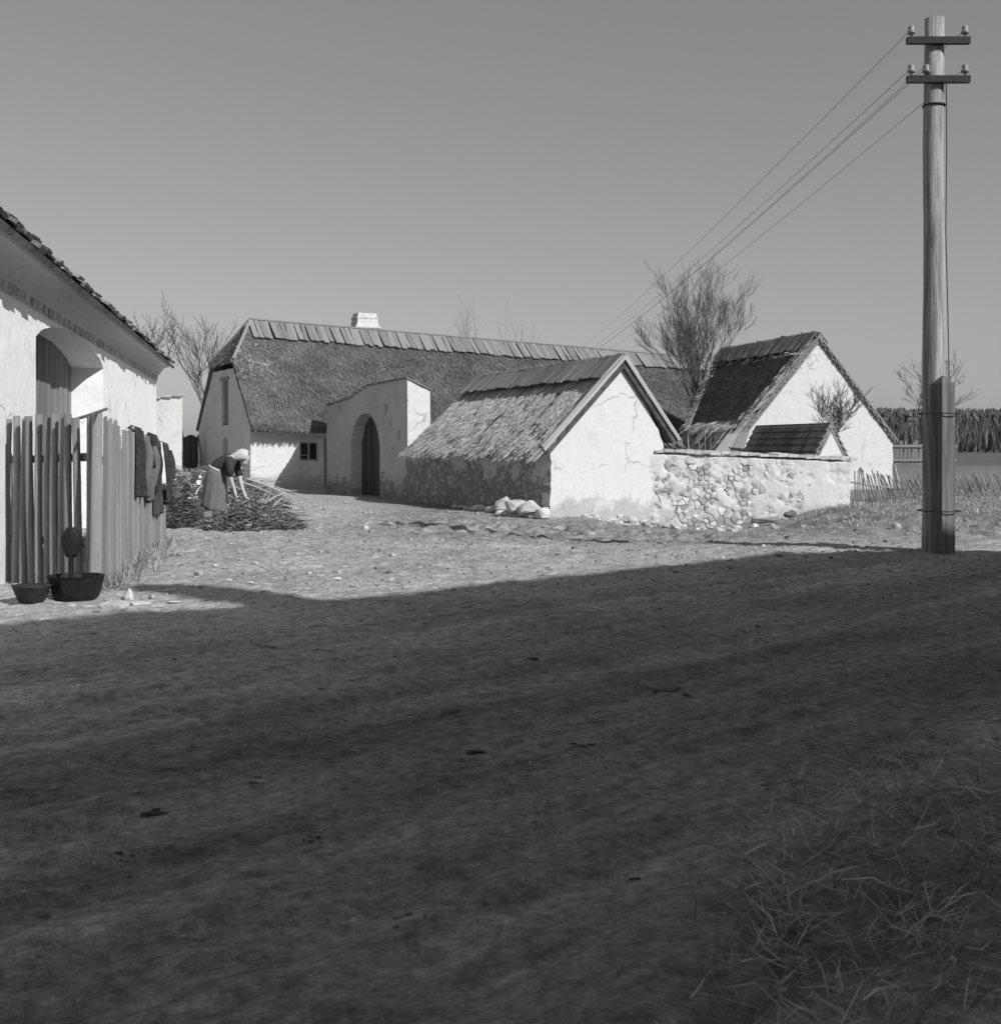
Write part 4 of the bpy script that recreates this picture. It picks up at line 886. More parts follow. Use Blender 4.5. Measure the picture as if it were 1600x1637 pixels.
V, F = loft(rings, False); obj('underskirt', V, F, BLOUSE, woman, True).modifiers.new('t', 'SOLIDIFY').thickness = .008
V, F = tubes([([W(-.03 + .14 * math.cos(t), .155 * math.sin(t), 1.0 - .06 * math.cos(t)) for t in np.linspace(math.pi, -math.pi, 30)], .014)], 8); obj('waistband', V, F, CLOTH_W, woman, True)
# blouse with sleeves to the elbow
def oval(c, d, rx, ry, ns=20, wob=0.0, up=(0, 1, 0)):
    d = Vector(d).normalized(); a = Vector(up); a = (a - d * a.dot(d)).normalized(); b = d.cross(a)
    return [Vector(c) + a * rx * math.cos(2 * math.pi * j / ns) * (1 + wob * math.sin(j * 2.1)) + b * ry * math.sin(2 * math.pi * j / ns) for j in range(ns)]
tdir = Vector((.3, 0, .2))
rings = [oval(W(-.085, 0, .955), tdir, .13, .13), oval(W(.0, 0, 1.02), tdir, .16, .15, wob=.03), oval(W(.10, 0, 1.085), tdir, .175, .16, wob=.03), oval(W(.19, 0, 1.15), tdir, .185, .15, wob=.02), oval(W(.27, 0, 1.19), tdir, .15, .11), oval(W(.32, 0, 1.205), tdir, .07, .068)]
V, F = loft(rings); bl = obj('blouse', V, F, BLOUSE, woman, True)
for pts, rr_ in (([W(.21, -.13, 1.17), W(.25, -.19, 1.10), W(.245, -.205, .98), W(.235, -.20, .87)], [.085, .088, .075, .068]), ([W(.23, .13, 1.17), W(.28, .18, 1.10), W(.31, .17, .98), W(.345, .155, .86)], [.085, .085, .072, .065])):
    V, F = tubes([(pts, rr_)], 14); obj('sleeve', V, F, BLOUSE, bl, True).modifiers.new('t', 'SOLIDIFY').thickness = .008
# headscarf
rings = []
for i, (x, z, rx, rz) in enumerate(((.56, 1.215, .02, .03), (.545, 1.225, .075, .075), (.50, 1.24, .098, .105), (.44, 1.245, .108, .118), (.37, 1.235, .105, .115), (.31, 1.215, .098, .09), (.26, 1.215, .09, .06), (.20, 1.20, .06, .03))):
    ring = []
    for j in range(18):
        t = 2 * math.pi * j / 18; zz = math.sin(t); lowcut = -.45 if i < 5 else -.8
        ring.append(W(x - .02 * (zz < 0) * abs(zz) + .012 * math.sin(j * 1.7 + i), rx * math.cos(t) * (1.03 if j % 2 else 1.0), z + rz * max(zz, lowcut) + (.0 if zz > lowcut else -.02)))
    rings.append(ring)
V, F = loft(rings[1:], False); sc = obj('headscarf', V, F, SCARF, woman, True); sc.modifiers.new('t', 'SOLIDIFY').thickness = .008
V, F = tubes([([W(.555, -.02, 1.20), W(.50, -.06, 1.13), W(.44, -.05, 1.075), W(.41, 0, 1.05), W(.44, .05, 1.075), W(.50, .06, 1.13), W(.555, .02, 1.20)], [.014, .016, .015, .018, .015, .016, .014])], 7); obj('scarf_edge', V, F, SCARF, sc, True)
V, F = tubes([([W(.41, -.01, 1.05), W(.42, -.03, .99)], [.016, .005]), ([W(.41, .01, 1.05), W(.39, .03, .985)], [.016, .005])], 6); obj('scarf_knot', V, F, SCARF, sc, True)
# shoes
for y_, x_ in ((-.11, -.0), (.11, .04)):
    V, F = loft([oval(W(x_ + dx, y_, h_ / 2 + .0), (1, 0, 0), .05, h_ / 2 + .012, 12) for dx, h_ in ((-.11, .07), (-.06, .12), (.0, .11), (.07, .075), (.13, .06), (.155, .035))]); obj('shoe', V, F, BLOUSE, woman, True)

# ================================================================== brushwood
def blades(centers, dirs, lens, wid, r, bend=0.15):
    n_ = len(centers); up = r.normal(0, 1, (n_, 3)); sd = np.cross(dirs, up); sd /= np.linalg.norm(sd, axis=1, keepdims=True) + 1e-9
    w_ = (wid * r.uniform(.5, 1.5, n_))[:, None]; L = lens[:, None]; bn = r.normal(0, bend, (n_, 3)) * L
    a = centers; b = centers + dirs * L * .5 + bn * .6; c = centers + dirs * L + bn * .3
    V = np.stack([a - sd * w_ * .5, a + sd * w_ * .5, b - sd * w_ * .45, b + sd * w_ * .45, c], 1).reshape(-1, 3)
    o = np.arange(n_)[:, None] * 5
    F = np.concatenate([o + np.array([[0, 1, 3]]), o + np.array([[0, 3, 2]]), o + np.array([[2, 3, 4]])])
    return V, F
def brush(label, cx_, cy_, rx, ry, h_, n, mat, seed, core=BRUSH, twigs=60, pts=None):
    r = np.random.default_rng(seed)
    t = thing('brush_pile', label, 'brush pile', (cx_, cy_, G(cx_, cy_)))
    def H(x, y):
        q = ((x - cx_) / rx) ** 2 + ((y - cy_) / ry) ** 2
        return h_ * np.clip(1 - q, 0, 1) ** .8 * (1 + .8 * fbm(x, y, 1.7, 3, seed))
    gx, gy = np.meshgrid(np.linspace(cx_ - rx, cx_ + rx, 40), np.linspace(cy_ - ry, cy_ + ry, 30))
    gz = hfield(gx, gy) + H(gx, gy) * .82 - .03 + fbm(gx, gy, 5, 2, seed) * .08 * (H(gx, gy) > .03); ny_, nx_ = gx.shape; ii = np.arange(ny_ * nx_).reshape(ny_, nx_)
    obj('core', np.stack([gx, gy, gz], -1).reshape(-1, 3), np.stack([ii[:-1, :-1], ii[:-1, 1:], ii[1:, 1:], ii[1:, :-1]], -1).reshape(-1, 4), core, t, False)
    a = r.uniform(0, 2 * np.pi, n); q = np.sqrt(r.random(n)) * .98; x = cx_ + rx * q * np.cos(a); y = cy_ + ry * q * np.sin(a)
    z = hfield(x, y) + H(x, y) * r.uniform(.6, 1.05, n)
    nb_ = 14                                            # big boughs set the direction of the sprigs
    ba = r.uniform(-.7, .7, 40); bi = (np.floor((x - cx_ + rx) / (2 * rx) * 8) * 5 + np.floor((y - cy_ + ry) / (2 * ry) * 5)).astype(int) % 40
    az = ba[bi] + r.normal(0, .7, n) + np.pi * (r.random(n) < .5); el = r.normal(.18, .35, n)
    D = np.stack([np.cos(az) * np.cos(el), np.sin(az) * np.cos(el), np.sin(el)], -1)
    V, F = blades(np.stack([x, y, z], -1), D, r.uniform(.06, .22, n), .016, r, .12)
    s_ = obj('sprigs', V, F, mat, t); s_['kind'] = 'stuff'
    paths = []
    for i in range(twigs):
        a_ = r.uniform(0, 6.28); q_ = math.sqrt(r.random()) * .85; x_, y_ = cx_ + rx * q_ * math.cos(a_), cy_ + ry * q_ * math.sin(a_); z_ = float(hfield(np.array([x_]), np.array([y_]))[0] + H(np.array([x_]), np.array([y_]))[0])
        az_ = ba[i % 40] + r.normal(0, .3); L = r.uniform(.5, 1.3); d0 = Vector((math.cos(az_), math.sin(az_), r.normal(.05, .12)))
        paths.append(([(x_ - d0.x * L / 2, y_ - d0.y * L / 2, z_ - d0.z * L / 2 - .02), (x_, y_, z_ + .04), (x_ + d0.x * L / 2, y_ + d0.y * L / 2, z_ + d0.z * L / 2 - .04)], [.008, .006, .003]))
    V, F = tubes(paths, 5); k_ = obj('twigs', V, F, TWIG, t); k_['kind'] = 'stuff'
    return t
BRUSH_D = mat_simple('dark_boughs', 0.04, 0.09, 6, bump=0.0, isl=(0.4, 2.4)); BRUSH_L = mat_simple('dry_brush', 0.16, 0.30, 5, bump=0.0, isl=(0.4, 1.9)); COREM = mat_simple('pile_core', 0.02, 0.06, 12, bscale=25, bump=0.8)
brush('low dark heap of leafy boughs lying in front of the bending woman', -4.22, 20.35, .88, .6, .30, 9000, BRUSH, 41, COREM, 60)
brush('dark heap of boughs against the end of the board fence', -5.92, 21.2, .62, .8, .50, 7000, BRUSH_D, 42, COREM, 50)  # boughs darker than in the other heaps
brush('tall pale heap of dry brush behind the bending woman', -6.7, 25.8, 2.2, 1.5, .74, 14000, BRUSH_L, 43, COREM, 130)
# loose pale sticks poking out of the heaps
for i, (u0, v0, u1, v1, d, rad) in enumerate(((404, 835, 432, 790, 20.3, .012), (412, 838, 424, 788, 20.4, .010), (420, 835, 418, 795, 20.4, .010), (436, 812, 452, 795, 20.6, .012), (452, 806, 480, 812, 20.7, .010), (430, 800, 456, 787, 21.5, .012), (385, 770, 440, 792, 24, .012), (395, 765, 470, 795, 24.2, .014), (410, 768, 500, 797, 24.4, .012), (312, 790, 322, 775, 21, .012), (300, 797, 316, 795, 21, .014), (408, 830, 395, 842, 20.1, .010), (430, 828, 440, 806, 20.3, .009))):
    a, b = P(u0, v0, d), P(u1, v1, d + .2); mid = (a + b) / 2 + Vector((rnd(-.03, .03), 0, rnd(-.02, .03)))
    ps = [([a, mid, b], [rad, rad * .85, rad * .45])]
    if i % 2 == 0: ps.append(([mid, mid + (b - a) * .25 + Vector((rnd(-.1, .1), 0, rnd(0, .12)))], [rad * .6, rad * .3]))
    V, F = tubes(ps, 6); tag(obj('stick', V, F, DRY, None, True), 'pale bare stick poking out of the brush heaps by the woman', 'stick', 'pale sticks in the brush')
for u, v, r_ in ((317.5, 771, .05), (320, 762, .032)):
    c = P(u, v, 24.0); V, F = tubes([([c, c + Vector((-.25, .5, .02))], [r_, r_])], 12); F = [tuple(f) for f in F] + [tuple(range(12))]
    lg = thing('log', 'round log end showing pale in the tall brush heap' if r_ > .04 else 'smaller log end above the round log in the brush heap', 'log', c - Vector((0, 0, r_)))
    obj('bark', V, F[:-1], BARK, lg, True); obj('cut_end', [Vector(q) for q in V[:12]] , [tuple(range(12))], WOODEND, lg)

# ================================================================== stones
def stone(u, v, wpx, hpx, label='pale fieldstone lying loose on the sunlit forecourt', grp='loose stones on the forecourt', mats=ROCKS, name='stone'):
    p = on_ground(u, v + hpx * .4); s = wpx / FPX * p.y; hh = hpx / FPX * p.y
    return tag(piece(name, random.choice(mats), rock_m((p.x, p.y, p.z + hh * .28), s * 1.05, s * rnd(.7, 1.0), max(hh * 1.3, .03), rnd(-.6, .6), rnd(-.15, .15)), None), label, 'stone', grp)
for a in ((318, 916, 17, 10), (407, 902, 13, 6), (475, 890, 12, 6), (539, 911, 16, 8), (537, 923, 14, 6), (619, 924, 18, 8), (494, 913, 11, 6), (366, 928, 10, 6), (568, 942, 12, 6), (452, 900, 10, 4), (489, 880, 8, 4), (582, 860, 8, 4), (550, 905, 10, 5), (512, 920, 12, 4), (385, 897, 10, 4), (440, 884, 9, 4), (345, 905, 9, 5), (400, 938, 10, 4), (610, 880, 7, 3), (690, 905, 8, 4), (760, 895, 7, 3), (330, 888, 9, 5)): stone(*a)
for a in ((616, 802, 9, 5), (553, 804, 8, 4)): stone(*a, 'small white stone at the foot of the gateway', 'white stones by the gateway')
for a in ((866, 841, 16, 6), (889, 844, 14, 6), (906, 844, 11, 5), (922, 845, 15, 6)): stone(*a, 'flat pale stone in the row before the shed gable', 'stones before the shed gable', FLATROCKS)
stone(180, 973, 46, 22, 'big rounded pale boulder at the shadow edge by the tub', None); stone(205, 948, 17, 26, 'upright stone leaning at the fence foot', None)
for a in ((226, 966, 32, 8), (253, 971, 24, 8), (256, 962, 20, 6), (178, 956, 20, 9), (142, 968, 18, 7), (279, 960, 16, 6), (300, 966, 14, 5), (240, 958, 16, 6), (116, 968, 14, 6), (330, 968, 12, 4)): stone(*a, 'flat pale paving stone in the lit strip below the fence', 'flat stones below the fence', FLATROCKS)
rp = random.Random(3)
for i, a in enumerate(((868, 823, 20, 24), (845, 812, 30, 26), (826, 808, 34, 22), (806, 806, 28, 26), (838, 826, 24, 14), (816, 822, 26, 14), (788, 816, 26, 18), (768, 815, 28, 16), (752, 814, 18, 10), (778, 824, 18, 9), (856, 829, 16, 10), (800, 826, 14, 9), (740, 811, 12, 6), (728, 810, 10, 5))):
    d = 28.5 * 1180 / (a[0] + 300) - .95 - .2 * (i % 3); p = P(a[0], a[1], d); s = a[2] / FPX * d; hh = a[3] / FPX * d; zg = G(p.x, p.y); p.z = max(p.z, zg + hh * .2)
    lab = ('angular block in the rubble heap at the shed corner', 'stone', 'rubble heap at the shed corner')
    tag(piece('rubble_stone', rp.choice(ROCKS), rock_m(p, s * 1.25, s * 1.1, hh * 1.5, rp.uniform(-.7, .7), rp.uniform(-.3, .3)), None), *lab)
    if p.z - hh * .5 > zg + .05:
        zz = (p.z - hh * .5 + zg) / 2; tag(piece('rubble_stone', rp.choice(ROCKS), rock_m((p.x + .03, p.y + .06, zz), s * 1.3, s * 1.1, (p.z - zg) * 1.1 + .05, rp.uniform(-.7, .7), rp.uniform(-.2, .2)), None), *lab)
for i in range(46):
    u = rp.uniform(955, 1245); v0 = 832 + (u - 955) * .045 if u < 1180 else 842 - (u - 1180) * .05
    q = on_ground(u, v0 + rp.uniform(2, 9)); s = rp.uniform(.1, .3)
    tag(piece('rubble_stone', rp.choice(ROCKS + FLATROCKS), rock_m((q.x, q.y, q.z + s * .15), s, s * .8, s * rp.uniform(.5, 1.0), rp.uniform(0, 3), rp.uniform(-.5, .5)), None), 'fallen stone along the foot of the rubble wall', 'stone', 'fallen stones under the wall')
q = on_ground(1222, 842); tag(piece('stone_slab', FLATROCKS[1], rock_m((q.x, q.y, q.z + .18), .85, .55, .45, .3, -.55), None), 'large pale slab leaning at the foot of the rubble wall', 'stone')
q = on_ground(1260, 828); tag(piece('dark_boulder', fixmesh('boulder', [tuple(v.co) for v in ROCKS[2].vertices], [tuple(p_.vertices) for p_ in ROCKS[2].polygons], BARK), rock_m((q.x, q.y, q.z + .08), .4, .35, .38, .3), None), 'dark boulder on the bank edge beside the leaning slab', 'stone')
q = on_ground(1434, 848); tag(piece('stone', ROCKS[4], rock_m((q.x, q.y, q.z + .06), .16, .16, .26, .6), None), 'pale stone set in the grassy bank near the power pole', 'stone')
q = on_ground(1283, 848); tag(piece('stone', ROCKS[1], rock_m((q.x, q.y, q.z + .03), .16, .14, .14, .6), None), 'grey stone in the grass below the dark boulder', 'stone')
DUNG = mat_simple('dung', 0.035, 0.07, 20, bscale=40, bump=0.8); DROCK = rock_set('clod_mesh', DUNG, 4, .3, 10)
for u, v, wp in ((312, 1146, 55), (250, 1298, 60), (200, 1370, 36), (1075, 1104, 60), (510, 1104, 45), (860, 1060, 40), (640, 1470, 40), (495, 1345, 36), (760, 1195, 50), (1010, 1405, 36), (410, 1245, 30), (1215, 1268, 26), (930, 1195, 34)):
    for k in range(5):
        p = on_ground(u + rp.uniform(-.45, .45) * wp, v + rp.uniform(-4, 4)); s = wp / FPX * p.y * rp.uniform(.2, .45)
        tag(piece('clod', rp.choice(DROCK), rock_m((p.x, p.y, p.z + s * .05), s, s * .8, s * .55, rp.uniform(0, 3)), None), 'dark clod of dung or mud lying on the shaded road', 'clod', 'clods on the road')
p = on_ground(133, 1020); tag(piece('wood_scrap', B_BARGE[0], board_m(p + Vector((-.07, 0, .012)), p + Vector((.10, .03, .016)), .035, .012, (0, 0, 1)), None), 'small pale scrap of wood lying on the shaded road', 'scrap')

# ================================================================== power pole and wires
pp = Vector((5.86, 16.2, 0)); zg = G(pp.x, pp.y)
pole = thing('power_pole', 'tall round wooden power pole with squared timber stub at its foot', 'pole', (pp.x, pp.y, zg))
hs = [zg - .2, .6, 1.5, 2.5, 3.5, 4.5, 5.5, 6.3, 7.2]
V, F = tubes([([(pp.x + .01 * math.sin(h_ * 2), pp.y, h_) for h_ in hs], [.162, .158, .152, .147, .142, .138, .134, .130, .126])], 20)
F = [tuple(f) for f in F] + [tuple(range(len(V) - 20, len(V)))]; obj('shaft', V, F, POLEW, pole, True)
sc_ = Vector((pp.x + .03, pp.y - .25, 0)); th = R(-24); hw = .112; STUBW = mat_simple('stub_timber', 0.09, 0.19, 4, (4, 4, .3), 14, .6, .012)
cor = [(math.cos(th + k * math.pi / 2) * hw * 1.414, math.sin(th + k * math.pi / 2) * hw * 1.414) for k in range(4)]
cor = [(sc_.x + a, sc_.y + b) for a, b in [(math.cos(th - math.pi / 2 + k * math.pi / 2) * hw * 1.35, math.sin(th - math.pi / 2 + k * math.pi / 2) * hw * 1.35) for k in range(4)]]
V = [Vector((x, y, z)) for z in (zg - .2, .8, 1.6, 2.25) for x, y in cor] + [Vector((sc_.x, sc_.y, 2.36))]
F = [(i * 4 + j, i * 4 + (j + 1) % 4, i * 4 + 4 + (j + 1) % 4, i * 4 + 4 + j) for i in range(3) for j in range(4)] + [(12 + j, 12 + (j + 1) % 4, 16) for j in range(4)]
obj('stub', V, F, STUBW, pole)
def ring_(z, c, rx, mat, nm):
    V, F = tubes([([(c.x + rx * math.cos(t), c.y + rx * math.sin(t), z) for t in np.linspace(0, 2 * math.pi, 25)], .014)], 6); return obj(nm, V, F, mat, pole, True)
ring_(6.02, pp, .142, METAL, 'band'); 
for z in (.55, 1.85):
    V, F = tubes([([(pp.x + .27 * math.cos(t) + .02, pp.y - .12 + .30 * math.sin(t), z) for t in np.linspace(0, 2 * math.pi, 29)], .008)], 5); obj('band', V, F, METAL, pole, True)
arms = []
for z, xa, xb in ((6.33, -.42, .42), (6.85, -.42, .42)):
    bar(Vector((pp.x + xa, pp.y - .12, z)), Vector((pp.x + xb, pp.y - .12, z)), .09, .08, (0, -1, 0), METAL, pole, 'cross_arm')
    for x in (xa + .06, xa + .26, xb - .06):
        if x == xa + .26 and z > 6.5: continue
        c = Vector((pp.x + x, pp.y - .16, z + .04)); V, F = lathe([(.012, 0), (.012, .05), (.05, .05), (.055, .08), (.035, .10), (.045, .13), (.03, .16), (0, .165)], c, 12); obj('insulator', V, F, PORC, pole, True); arms.append(c + Vector((0, 0, .11)))
V, F = tubes([([(pp.x + .16, pp.y - .02, 6.3), (pp.x + .165, pp.y - .02, 5.4), (pp.x + .15, pp.y - .03, 4.3), (pp.x + .17, pp.y - .05, 3.2), (pp.x + .19, pp.y - .05, 2.2)], .007)], 5); obj('down_lead', V, F, METAL, pole)
fp = Vector((4.4, 62.0, 0)); fz = G(fp.x, fp.y)
pole2 = thing('power_pole', 'second wooden power pole standing hidden behind the farmhouse', 'pole', (fp.x, fp.y, fz))
V, F = tubes([([(fp.x, fp.y, fz - .2), (fp.x, fp.y, 6.5)], [.15, .12])], 12); obj('shaft', V, F, POLEW, pole2, True)
bar(fp + Vector((-.5, -.12, 5.9)), fp + Vector((.5, -.12, 5.9)), .1, .08, (0, -1, 0), METAL, pole2, 'cross_arm'); bar(fp + Vector((-.5, -.12, 6.3)), fp + Vector((.5, -.12, 6.3)), .1, .08, (0, -1, 0), METAL, pole2, 'cross_arm')
ends = [fp + Vector((dx, -.12, z)) for z, dx in ((6.0, -.45), (6.0, -.1), (6.0, .45), (6.4, -.45), (6.4, .45))]
for a, b in zip(arms, ends):
    pts = [a.lerp(b, t) - Vector((0, 0, 1.0 * t * (1 - t))) for t in np.linspace(0, 1, 24)]
    V, F = tubes([(pts, .0048)], 4); tag(obj('wire', V, F, WIREM, None), 'thin electric wire running from the power pole over the farmhouse ridge', 'wire', 'electric wires')

# ================================================================== trees
def tree(name, label, base, H_, spread, stems, seed, mat=BARK, r0=.16, levels=4, dens=1.0, minr=.006, fork=.12, group=None, up=.25):
    r = random.Random(seed); base = Vector(base); trunk, crown = [], []; H = H_ * .78
    def grow(p, d, L, rad, lev):
        n_ = 5; pts = [p.copy()]; rads = [rad]; dd = d.copy(); kids = []
        for i in range(n_):
            dd = (dd + Vector((r.gauss(0, .13), r.gauss(0, .13), r.gauss(0, .08) + up * .25))).normalized(); p = p + dd * L / n_; pts.append(p.copy()); rads.append(max(minr, rad * (1 - .75 * (i + 1) / n_)))
            kids.append((p.copy(), dd.copy(), rads[-1], (i + 1) / n_))
        (trunk if lev == 0 else crown).append((pts, rads))
        if lev < levels:
            for q, dq, rq, f in kids:
                if f < .35: continue
                for _ in range(r.choice((1, 2, 2)) if r.random() < dens else 1):
                    ax = Vector((r.gauss(0, 1), r.gauss(0, 1), r.gauss(0, .3))).normalized(); nd = (dq + ax * r.uniform(.35, .75) * spread).normalized()
                    grow(q, nd, L * r.uniform(.42, .68), max(minr, rq * .75), lev + 1)
    t = thing(name, label, 'tree', base, group)
    top = base + Vector((0, 0, H * fork)); trunk.append(([base - Vector((0, 0, .2)), base.lerp(top, .5), top], [r0, r0 * .85, r0 * .75]))
    for i in range(stems):
        a = 6.28 * (i + r.uniform(-.3, .3)) / stems; tilt = r.uniform(.12, .5) * spread if stems > 1 else .05
        grow(top - Vector((0, 0, .1)), Vector((math.cos(a) * tilt, math.sin(a) * tilt, 1)).normalized(), H * r.uniform(.42, .56), r0 * (.7 if stems > 1 else .8) / math.sqrt(stems) * 1.5, 0 if stems < 3 else 0)
    V, F = tubes(trunk, 7); obj('trunk', V, F, mat, t, True)
    V, F = tubes(crown, 4); obj('crown', V, F, mat, t, True)
    return t
tree('bare_tree', 'bare round-crowned tree with many stems between farmhouse and barn', (7.7, 46.6, G(7.7, 46.6)), 7.3, .68, 12, 5, r0=.12, levels=4, dens=.25, fork=.44, minr=.0035, up=.22)
b_ = P(338, 700, 62); tree('bare_tree', 'tall slender bare tree behind the half-hipped end of the farmhouse', (b_.x, 62, G(b_.x, 62)), 9.2, .75, 5, 8, r0=.10, levels=3, dens=.4, fork=.2, minr=.008)
b_ = P(205, 700, 40); tree('bare_tree', 'bare tree showing its branches over the white house roof', (b_.x, 40, G(b_.x, 40)), 5.6, 1.1, 4, 12, r0=.12, levels=3, dens=.5, fork=.35, minr=.008)
b_ = P(1475, 700, 70); tree('bare_tree', 'thin bare tree standing behind the power pole by the field', (b_.x, 70, G(b_.x, 70)), 7.4, 1.0, 3, 15, r0=.12, levels=3, dens=.4, fork=.2, minr=.009)
for u, sd in ((745, 21), (820, 22)):
    b_ = P(u, 700, 66); tree('bare_tree', 'thin bare treetop just rising above the farmhouse ridge boards', (b_.x, 66, G(b_.x, 66)), 9.4, .7, 3, sd, r0=.07, levels=2, dens=.3, fork=.3, minr=.005, group='treetops behind the ridge')
b_ = P(1331, 700, 36.5); tree('bare_bush', 'small rounded leafless bush in front of the barn gable', (b_.x, 36.5, G(b_.x, 36.5)), 3.0, 1.2, 6, 31, r0=.05, levels=3, dens=.5, fork=.62, minr=.005)

# ================================================================== stake fences on the right
def stakes(t, ustart, uend, n, d0, d1, vtop, lean, seed, nm='stake', wpx=3.0):
    r = random.Random(seed)
    for i in range(n):
        f = (i + r.uniform(.1, .9)) / n; d = d0 + (d1 - d0) * f; u = ustart + (uend - ustart) * f
        x = (u - CX) / FPX * d; zg = G(x, d); ztop = CAM_H - (vtop(f) + r.uniform(-6, 6) - HY) / FPX * d; L = ztop - zg
        le = lean(f) + r.uniform(-.08, .08)
        piece(nm, RP_STICK[i % 3], board_m(Vector((x, d, zg - .08)), Vector((x + L * le, d + r.uniform(-.05, .05), ztop)), wpx / FPX * d * r.uniform(.8, 1.3), .03, (0, -1, 0)), t)
f1 = thing('stake_fence', 'loose fence of thin leaning stakes joined to the rubble wall end', 'fence', (9.9, 32.6, -.05))
stakes(f1, 1366, 1432, 17, 32.2, 33.4, lambda f: 748 + 12 * f, lambda f: -.05 - .35 * f, 1, wpx=2.0)
piece('rail', RP_STICK[1], board_m(P(1357, 769, 32.15), P(1425, 781, 33.3), .05, .05, (0, 0, 1)), f1)
f2 = thing('lattice_fence', 'dense slanted stake fence in front of the distant field', 'fence', (12.5, 34.3, 0))
stakes(f2, 1424, 1625, 74, 33.4, 35.5, lambda f: 764 - 4 * f, lambda f: -.5, 2, wpx=1.7)
stakes(f2, 1440, 1610, 22, 33.5, 35.6, lambda f: 768, lambda f: .45, 3, wpx=1.5)
piece('rail', RP_STICK[2], board_m(P(1420, 783, 33.5), P(1625, 781, 35.6), .04, .04, (0, 0, 1)), f2)
q = P(1433, 768, 38); tag(piece('post', RP_DRY[0], board_m((q.x, q.y, G(q.x, q.y) - .1), (q.x, q.y, CAM_H - (743 - HY) / FPX * 38), .14, .14, (0, -1, 0)), None), 'short pale post beyond the slanted stake fence', 'post')
f3 = thing('plank_fence', 'distant dark plank fence across the field behind the barn', 'fence', (21, 60, .5))
for i in range(18):
    d = 60; u = 1415 + i * 6.2; x = (u - CX) / FPX * d; zg = G(x, d)
    piece('plank', B_ROOF[i % 5], board_m((x, d, zg - .1), (x + random.uniform(-.06, .06), d, CAM_H - (708 + random.uniform(-5, 4) - HY) / FPX * d), random.uniform(.12, .19), .03, (0, -1, 0)), f3)
for z in (1.45, .75): piece('rail', B_ROOF[0], board_m(((1405 - CX) / FPX * 60, 59.94, z), ((1528 - CX) / FPX * 60, 59.94, z), .1, .05, (0, -1, 0)), f3)
# arched board gate beside the farmhouse
bgate = thing('yard_gate', 'dark arched board gate between the pale pier and the farmhouse gable', 'gate', P(304, 752, 46))
for i in range(5):
    u = 296 + i * 4.6; top = 700 - 5.0 * math.sin(math.pi * (i + .5) / 5); x = (u - CX) / FPX * 46
    piece('gate_board', B_DOOR[i % 3], board_m((x, 46, G(x, 46) - .1), (x, 46, CAM_H - (top - HY) / FPX * 46), .112, .04, (0, -1, 0)), bgate)
for u, vt, wd, ms in ((291, 685, .13, RP_STICK), (318, 695, .14, RP_DRY)):
    x = (u - CX) / FPX * 46.1; piece('gate_post', ms[0], board_m((x, 46.1, G(x, 46.1) - .1), (x, 46.1, CAM_H - (vt - HY) / FPX * 46.1), wd, wd, (0, -1, 0)), bgate)

# ================================================================== far wood
r = np.random.default_rng(77); Vs, Fs, off = [], [], 0
for i in range(6500):
    y = r.uniform(390, 610); x = y * r.uniform(.24, .62); z = float(hfield(np.array([x]), np.array([y]))[0]); h_ = r.uniform(2.6, 5) * (1 + .5 * float(fbm(np.array([x]), np.array([y]), .03, 2, 5)[0])); w_ = h_ * r.uniform(.3, .45); ph = r.uniform(0, 6)
    for z0, z1, k in ((.05, .55, 1.0), (.35, .8, .7), (.62, 1.0, .42)):
        a = ph + np.linspace(0, 2 * np.pi, 6, endpoint=False); rr_ = w_ * k * r.uniform(.75, 1.15, 6)
        Vs.append(np.concatenate([np.stack([x + rr_ * np.cos(a), y + rr_ * np.sin(a), z + h_ * (z0 + r.uniform(-.03, .03, 6))], -1), [[x, y, z + h_ * z1]]]))
        Fs.append(np.array([[j, (j + 1) % 6, 6] for j in range(6)]) + off); off += 7
fo = obj('forest', np.concatenate(Vs), np.concatenate(Fs), FOREST, None); r = np.random.default_rng(78); n_ = 9000; y = r.uniform(190, 395, n_); x = y * r.uniform(.24, .62, n_); z = hfield(x, y); D = np.stack([r.normal(0, .12, n_), r.normal(0, .12, n_), np.ones(n_)], -1)
V, F = blades(np.stack([x, y, z - .2], -1), D, r.uniform(1.5, 4.6, n_), .35, r, .08)
SCRUB = mat_simple('scrub', .07, .13, .3, bump=0.0, isl=(.6, 1.4)); tag(obj('scrub', V, F, SCRUB, None), 'grey leafless scrub on the slope below the conifer wood', 'scrub', None, 'stuff')
tag(fo, 'dark conifer wood on the far rising ground', 'forest', None, 'stuff')

# ================================================================== tall barn across the road, behind the camera: it shades the foreground
RH, EH_, OFF = 10.6, 5.2, 2.9
kx, ky = math.sin(R(SUN_A)) / math.tan(R(SUN_E)), -math.cos(R(SUN_A)) / math.tan(R(SUN_E))      # ridge stands up-sun of the shadow edge seen on the ground
rid = [(a + kx * RH, b + ky * RH) for a, b in ((18, 17.0), (5.98, 16.2), (3.69, 16.05), (-1.17, 11.17), (-2.38, 10.45), (-3.69, 9.72), (-9.0, 6.9))]
mb = thing('roadside_barn', 'tall long barn with bent ridge across the road, casting the foreground shadow', 'barn', (12, 0, 0))
rv = [Vector((a, b, 0)) for a, b in rid]; nr = []
for i in range(len(rv)):
    d = (rv[min(i + 1, len(rv) - 1)] - rv[max(i - 1, 0)]).normalized(); nr.append(Vector((d.y, -d.x, 0)))
s0 = 1 if nr[3].dot(Vector((-1, 1, 0))) > 0 else -1
